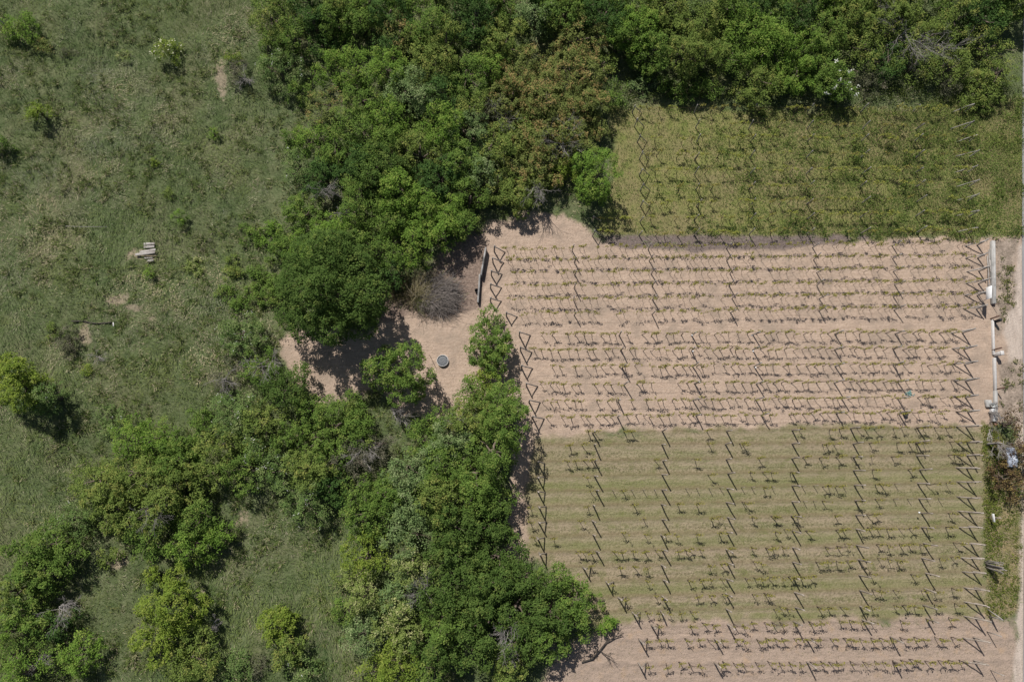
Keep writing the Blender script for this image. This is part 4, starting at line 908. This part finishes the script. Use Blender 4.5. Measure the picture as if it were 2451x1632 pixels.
# old fence posts down the boundary
t = thing('boundary_post', (*G(2365, 1473), 0), 'old boundary post with a slanting brace below the pole stack', 'post', 'old boundary posts')
mb = MB(); mb.tube([(0, 0, -.1), (.01, 0, 1.6)], .045, 7); mb.obj('post', M_POSTG, t); mb = MB(); bx_ = G(2362, 1456); mb.tube([(bx_[0] - t.location[0], bx_[1] - t.location[1], -.05), (0, .04, 1.5)], .045, 7); mb.obj('brace', M_POSTG, t)
rod(2362, 1511, 1.6, .035, M_POSTG, 'boundary_post', 'thin old boundary post second from bottom beside the dark strip', 'post', 'old boundary posts')
rod(2370, 1603, 1.5, .03, M_POSTG, 'boundary_post', 'lowest thin old boundary post near the bottom right corner', 'post', 'old boundary posts')
# odds and ends in the sandy plot
rng = np.random.default_rng(11); mb = MB(); P = rng.normal(size=(60, 3)) * np.array([.16, .10, .05]); P[:, 2] = np.abs(P[:, 2]) + .03; V, Q, c = leaf_arrays(P, unit(rng.normal(size=(60, 3)) + [0, 0, 1]), np.full(60, .11), rng, np.ones((60, 3)), .9)
x, y = G(2175, 941); tag(link('teal_bag', mesh_np('bag', V, [Q]), M_TEAL, None, (x, y, .02)), 'small crumpled teal plastic bag on the sand between rows', 'bag')
x, y = G(2164, 992); mb = MB(); mb.lathe([(0, .0), (.14, 0), (.17, .30), (.185, .31), (.165, .31), (.14, .05), (0, .05)], 22); tag(mb.obj('bucket', M_DARK, None, (x, y, 0)), 'black bucket standing in the lower sandy plot', 'bucket')
for px, py, lab in ((1656, 803, 'white cap on the post in the first lower sandy row, left of the other cap'), (1799, 803, 'white cap on the post in the first lower sandy row, right of the other cap'), (1658, 841, 'white cap in the second lower sandy row, left of the other cap'), (1802, 841, 'white cap in the second lower sandy row, right of the other cap'), (1808, 880, 'white cap on a post in the third lower sandy row'), (1674, 915, 'white cap on a stump in the fourth lower sandy row'), (2199, 1226, 'white cap on a post in the grassy lower plot')):
    x, y = G(px, py, .6); mb = MB(); mb.lathe([(.06, 0), (.065, .05), (.05, .12), (0, .13)], 14); tag(mb.obj('post_cap', M_WHITE, None, (x, y, .62)), lab, 'cap', 'white caps on vineyard posts')
finish_labels(PEND)
# ------------------------------------------------------------------ grass and weeds (nobody could count them)
def blades(n, x, y, rng, ln, wd, lean, ca, cb, cc, dirfield, straw, zoff=0.0, spread=.7):
    z = gz(x, y) + zoff
    a = dirfield + rng.normal(0, spread, n); d = np.stack([np.cos(a), np.sin(a), np.zeros(n)], -1); s = np.stack([-d[:, 1], d[:, 0], np.zeros(n)], -1)
    L = ln * rng.uniform(.55, 1.35, n); le = np.clip(rng.normal(lean, .18, n), .05, .97)
    base = np.stack([x, y, z], -1); up = np.array([0, 0, 1.0])
    mid = base + d * (L * le * .45)[:, None] + up * (L * np.sqrt(1 - le ** 2) * .62 + .01)[:, None]
    tip = base + d * (L * le)[:, None] + up * (L * np.sqrt(1 - le ** 2) * .85)[:, None]
    w = wd * rng.uniform(.6, 1.4, n)[:, None]
    V = np.stack([base - s * w * .4, base + s * w * .4, mid + s * w * .5, mid - s * w * .5, tip], 1).reshape(-1, 3)
    o = np.arange(n)[:, None] * 5
    t = np.clip(rng.normal(.5, .28, n), 0, 1)[:, None]; col = np.array(ca) * (1 - t) + np.array(cb) * t
    col = np.where((rng.random(n) < straw)[:, None], np.array(cc) * rng.uniform(.7, 1.25, (n, 1)), col)
    return V, o + np.array([[0, 1, 2, 3]]), o + np.array([[3, 2, 4]]), np.repeat(col, 5, 0)
def scatter(n, rng, x0=-50, x1=50, y0=-18, y1=46):
    if x0 == -50: n = int(n * 1.36); x0, x1, y0, y1 = -58, 56, -23, 53
    x = rng.uniform(x0, x1, n); y = rng.uniform(y0, y1, n); px, py = PX(x, y)
    k = (px > -300) & (px < 2720) & (py > -320) & (py < 1900); return x[k], y[k], px[k], py[k]
grng = np.random.default_rng(77)
def coverage(x, y): return zones(x, y)
# meadow and the ground beneath the woods
x, y, px, py = scatter(520000, grng)
zz = coverage(x, y); tot = 1 - np.clip(zz['sand'] + zz['low'] + zz['up'] + zz['dry'] + zz['verge'] + zz['gravel'], 0, 1)
wood = (px > 640) & ~((px > 500) & (px < 860) & (py > 1150))
k = grng.random(len(x)) < tot * np.where(wood, .30, .95); x, y, px, py, wood = x[k], y[k], px[k], py[k], wood[k]; n = len(x)
fld = fbm(x * .16, y * .16, 31, 3) * 9.0 + fbm(x * .9, y * .9, 57, 2) * 2.4
dry = np.clip((fbm(x * .20, y * .20, 12, 4) - .46) * 4.2 + (fbm(x * .9, y * .9, 19, 3) - .5) * 2.4, 0.02, .75) * np.where(py > 1100, .5, 1.0)
tall = .16 + .20 * fbm(x * .5, y * .5, 66, 3) ** 1.5 + np.where(wood & (py < 300), .1, 0)
V, Q, T, c = blades(n, x, y, grng, tall * 1.5, .025, .74, (.076, .122, .034), (.195, .238, .086), (.38, .345, .23), fld, dry * .8)
pt = np.repeat((fbm(x * .35, y * .35, 91, 3) - .5)[:, None] * np.array([[1.3, .95, .8]]) + 1, 5, 0); c = c * np.clip(pt, .6, 1.4)
tag(link('meadow_grass', mesh_np('meadow_grass', V, [Q, T], c), M_BLADE), 'rough green and straw coloured meadow grass on the left', 'grass', None, 'stuff')
# tall tufts dotted through the meadow
x, y, px, py = scatter(11000, grng); zz = coverage(x, y); k = (px < 1240) & (np.clip(sum(zz.values()), 0, 1) < .1) & (fbm(x * .3, y * .3, 71, 3) > .47); x, y = x[k], y[k]
m = 34; X = np.repeat(x, m) + grng.normal(0, .10, len(x) * m); Y = np.repeat(y, m) + grng.normal(0, .10, len(x) * m); ang = np.arctan2(Y - np.repeat(y, m), X - np.repeat(x, m))
shade = np.repeat(grng.uniform(0, 1, (len(x), 1)), m, 0)
V, Q, T, c = blades(len(X), X, Y, grng, np.repeat(grng.uniform(.2, .5, len(x)), m), .03, .6, (.070, .118, .026), (.185, .222, .066), (.36, .32, .20), ang, np.repeat(grng.uniform(0, .5, len(x)), m), 0, .5)
tag(link('grass_tufts', mesh_np('grass_tufts', V, [Q, T], c), M_BLADE), 'taller grass tufts dotted through the meadow', 'grass', None, 'stuff')
# upper plot: thick weeds
x, y, px, py = scatter(400000, grng, 5, 50, 8, 40); zz = coverage(x, y); thick = np.clip((px - 1450) / 650, .28, 1.1) * np.clip(.2 + 1.6 * fbm(x * .5, y * .5, 45, 3), .2, 1.2)
k = grng.random(len(x)) < zz['up'] * (1 - zz['soil']) * thick * .95; x, y, px = x[k], y[k], px[k]; n = len(x)
pk = fbm(x * .6, y * .6, 23, 3)
V, Q, T, c = blades(n, x, y, grng, .10 + .16 * pk, .030, .6, (.092, .145, .034), (.195, .245, .070), (.31, .26, .14), fbm(x * .3, y * .3, 6, 2) * 12, np.clip(.55 - pk * .6, 0, .5) * np.where(px > 1720, .6, 1.0), 0, 1.2)
tag(link('upper_plot_weeds', mesh_np('upper_plot_weeds', V, [Q, T], c), M_BLADE), 'weedy olive green grass overgrowing the upper vineyard plot', 'weeds', None, 'stuff')
# broad-leaved weed patches in the upper plot and on its lower rim
def weed_patch(n, poly_w, rng, cols, hmax, m=26, rad=.22, name='weeds', lab='', rngbox=(5, 50, 8, 40)):
    x, y, px, py = scatter(n, rng, *rngbox); w = poly_w(x, y, px, py); k = rng.random(len(x)) < w; x, y = x[k], y[k]
    li = np.repeat(np.arange(len(x)), m); hh = np.repeat(rng.uniform(.35, 1, len(x)) * hmax, m)
    P = np.stack([x[li], y[li], gz(x, y)[li]], -1) + rng.normal(size=(len(li), 3)) * np.array([rad, rad, 0]); P[:, 2] += .04 + rng.random(len(li)) * hh
    t = np.repeat(rng.random((len(x), 1)), m, 0) * .7 + rng.random((len(li), 1)) * .3; col = np.array(cols[0]) * (1 - t) + np.array(cols[1]) * t
    V, Q, c = leaf_arrays(P, unit(np.array([0, .1, .9]) + rng.normal(size=(len(li), 3)) * .6), rng.uniform(.07, .15, len(li)), rng, col, .7)
    tag(link(name, mesh_np(name, V, [Q], c), M_LEAF), lab, 'weeds', None, 'stuff')
def up_w(x, y, px, py):
    z = coverage(x, y); rows = np.zeros(x.shape)
    for (a, b) in zip(up_l, up_r): rows = np.maximum(rows, np.exp(-((py - (a[1] + (b[1] - a[1]) * (px - a[0]) / (b[0] - a[0])) - 4) / 8.0) ** 2))
    return z['up'] * (1 - z['soil']) * np.clip((px - 1530) / 500, .06, 1) * (fbm(x * .45, y * .45, 63, 3) > .46) * (.30 + .36 * rows)
weed_patch(8500, up_w, grng, ((.062, .118, .026), (.205, .245, .058)), .55, 26, .20, 'row_weeds', 'leafy green weeds in bands along the upper plot rows')
def rim_w(x, y, px, py): return np.exp(-((py - 553) / 9.0) ** 2) * ((px > 1640) & (px < 2440)) * (fbm(x * .5, y * .5, 3, 2) > .42) * .8
weed_patch(9000, rim_w, grng, ((.045, .085, .022), (.095, .145, .040)), .30, 22, .15, 'rim_weeds', 'bushy green weeds along the lower rim of the upper plot')
def edge_w(x, y, px, py): return np.exp(-((py - 225) / 22.0) ** 2) * ((px > 1480) & (px < 2440)) * .75
weed_patch(9000, edge_w, grng, ((.040, .070, .014), (.105, .125, .030)), .9, 26, .22, 'tall_edge_weeds', 'tall dark green weeds between the upper plot and the wood')
def ver_w(x, y, px, py): z = coverage(x, y); return z['verge'] * np.clip(np.exp(-((px - 2370) / 18.0) ** 2) * (py < 1320) + .25 * (px < 2440) + .6 * np.exp(-((px - 2385) / 16.0) ** 2) * (py > 1370), 0, 1)
weed_patch(12000, ver_w, grng, ((.080, .130, .026), (.215, .230, .050)), .15, 14, .13, 'verge_weeds', 'green weeds on the lane verge beside the lower plot', (28, 50, -18, 12))
# verge and lower plot: short grass
x, y, px, py = scatter(420000, grng, 0, 50, -18, 20); zz = coverage(x, y); bn = fbm(x * .12, y * .9, 14, 4); pz = fbm(x * .5, y * .8, 15, 3)
ph = rowphase(px, py); grn = np.clip((bn - .49) * 5 + (pz - .5) * 3, 0, 1) * np.clip(1.5 - np.abs(ph - .55) * 3.2, .05, 1)
k = grng.random(len(x)) < np.clip(zz['low'] * (1 - zz['dry']) * (.14 + .60 * grn) + zz['verge'] * .9 + zz['dry'] * .12, 0, 1); x, y, px, grn = x[k], y[k], px[k], grn[k]; n = len(x); vg = zones(x, y)['verge']
V, Q, T, c = blades(n, x, y, grng, .07 + .10 * vg, .020, .70, (.120, .142, .045), (.200, .205, .078), (.42, .335, .225), grng.normal(0, .6, n) + np.pi * (grng.random(n) < .5), np.clip(.68 - .60 * grn, .05, .7), 0, .6)
tag(link('short_grass', mesh_np('short_grass', V, [Q, T], c), M_BLADE), 'short mown green and straw grass of the lower plot and verge', 'grass', None, 'stuff')
# dry grass clump left of the reeds
x = G(955, 690)[0] + grng.normal(0, .75, 2600); y = G(955, 690)[1] + grng.normal(0, .6, 2600); V, Q, T, c = blades(2600, x, y, grng, .42, .024, .55, (.110, .125, .035), (.190, .180, .065), (.34, .26, .17), grng.uniform(0, 6.28, 2600), .35, 0, .3)
tag(link('grass_clump', mesh_np('grass_clump', V, [Q, T], c), M_BLADE), 'yellowish grass clump left of the dry reed clump', 'grass', None, 'stuff')
# crumbs, twigs and stones on the bare ground
x, y, px, py = scatter(60000, grng); zz = coverage(x, y); k = grng.random(len(x)) < np.clip(zz['sand'] * .12 + zz['side'] * .6 + zz['side2'] * .6 + zz['litter'] * .8 + zz['soil'] * .5 + zz['gravel'] * .10, 0, 1); x, y = x[k], y[k]; n = len(x)
P = np.stack([x, y, gz(x, y) + .03], -1); t = grng.random((n, 1)); V, Q, c = leaf_arrays(P, unit(np.array([0, 0, 1.0]) + grng.normal(size=(n, 3)) * .4), grng.uniform(.04, .14, n), grng, np.array((.15, .11, .085)) * (1 - t) + np.array((.42, .33, .26)) * t, .28)
tag(link('ground_litter', mesh_np('ground_litter', V, [Q], c), M_BLADE), 'scattered twigs and clods on the bare ground', 'litter', None, 'stuff')

# undergrowth filling the gaps between the trees
CA = np.array(CROWNS)
def und_w(x, y, px, py):
    w = np.zeros(x.shape)
    for cx, cy, r, h in CA: w = np.maximum(w, np.clip(1.35 - np.hypot(x - cx, y - cy) / (r * .95), 0, 1))
    return w * (1 - coverage(x, y)['sand']) * (1 - coverage(x, y)['low']) * (1 - coverage(x, y)['litter']) * .8
weed_patch(16000, und_w, grng, ((.060, .105, .024), (.140, .180, .048)), 1.3, 30, .24, 'undergrowth', 'leafy undergrowth of brambles filling the gaps between the trees', (-50, 50, -18, 46))

def herb_w(x, y, px, py):
    z = coverage(x, y); return (1 - np.clip(sum(z.values()), 0, 1)) * (fbm(x * .25, y * .25, 141, 3) > .47) * np.where(px < 760, .5, .0) * np.where((px > 480) & (py > 480) & (py < 780), 1.9, 1)
weed_patch(5200, herb_w, grng, ((.060, .100, .030), (.215, .215, .075)), .32, 20, .19, 'meadow_herbs', 'low herbs and seedling scrub scattered through the meadow', (-50, 0, -18, 46))

def side_w(x, y, px, py):
    z = coverage(x, y); return np.clip(z['side'] * np.exp(-((px - 2408) / 13.0) ** 2) * .8 + z['side2'] * .3, 0, 1) * (fbm(x * .6, y * .6, 33, 3) > .45)
weed_patch(9000, side_w, grng, ((.085, .120, .030), (.230, .220, .085)), .16, 18, .13, 'roadside_weeds', 'thin weeds on the stony strip between wall and lane', (28, 50, -5, 30))
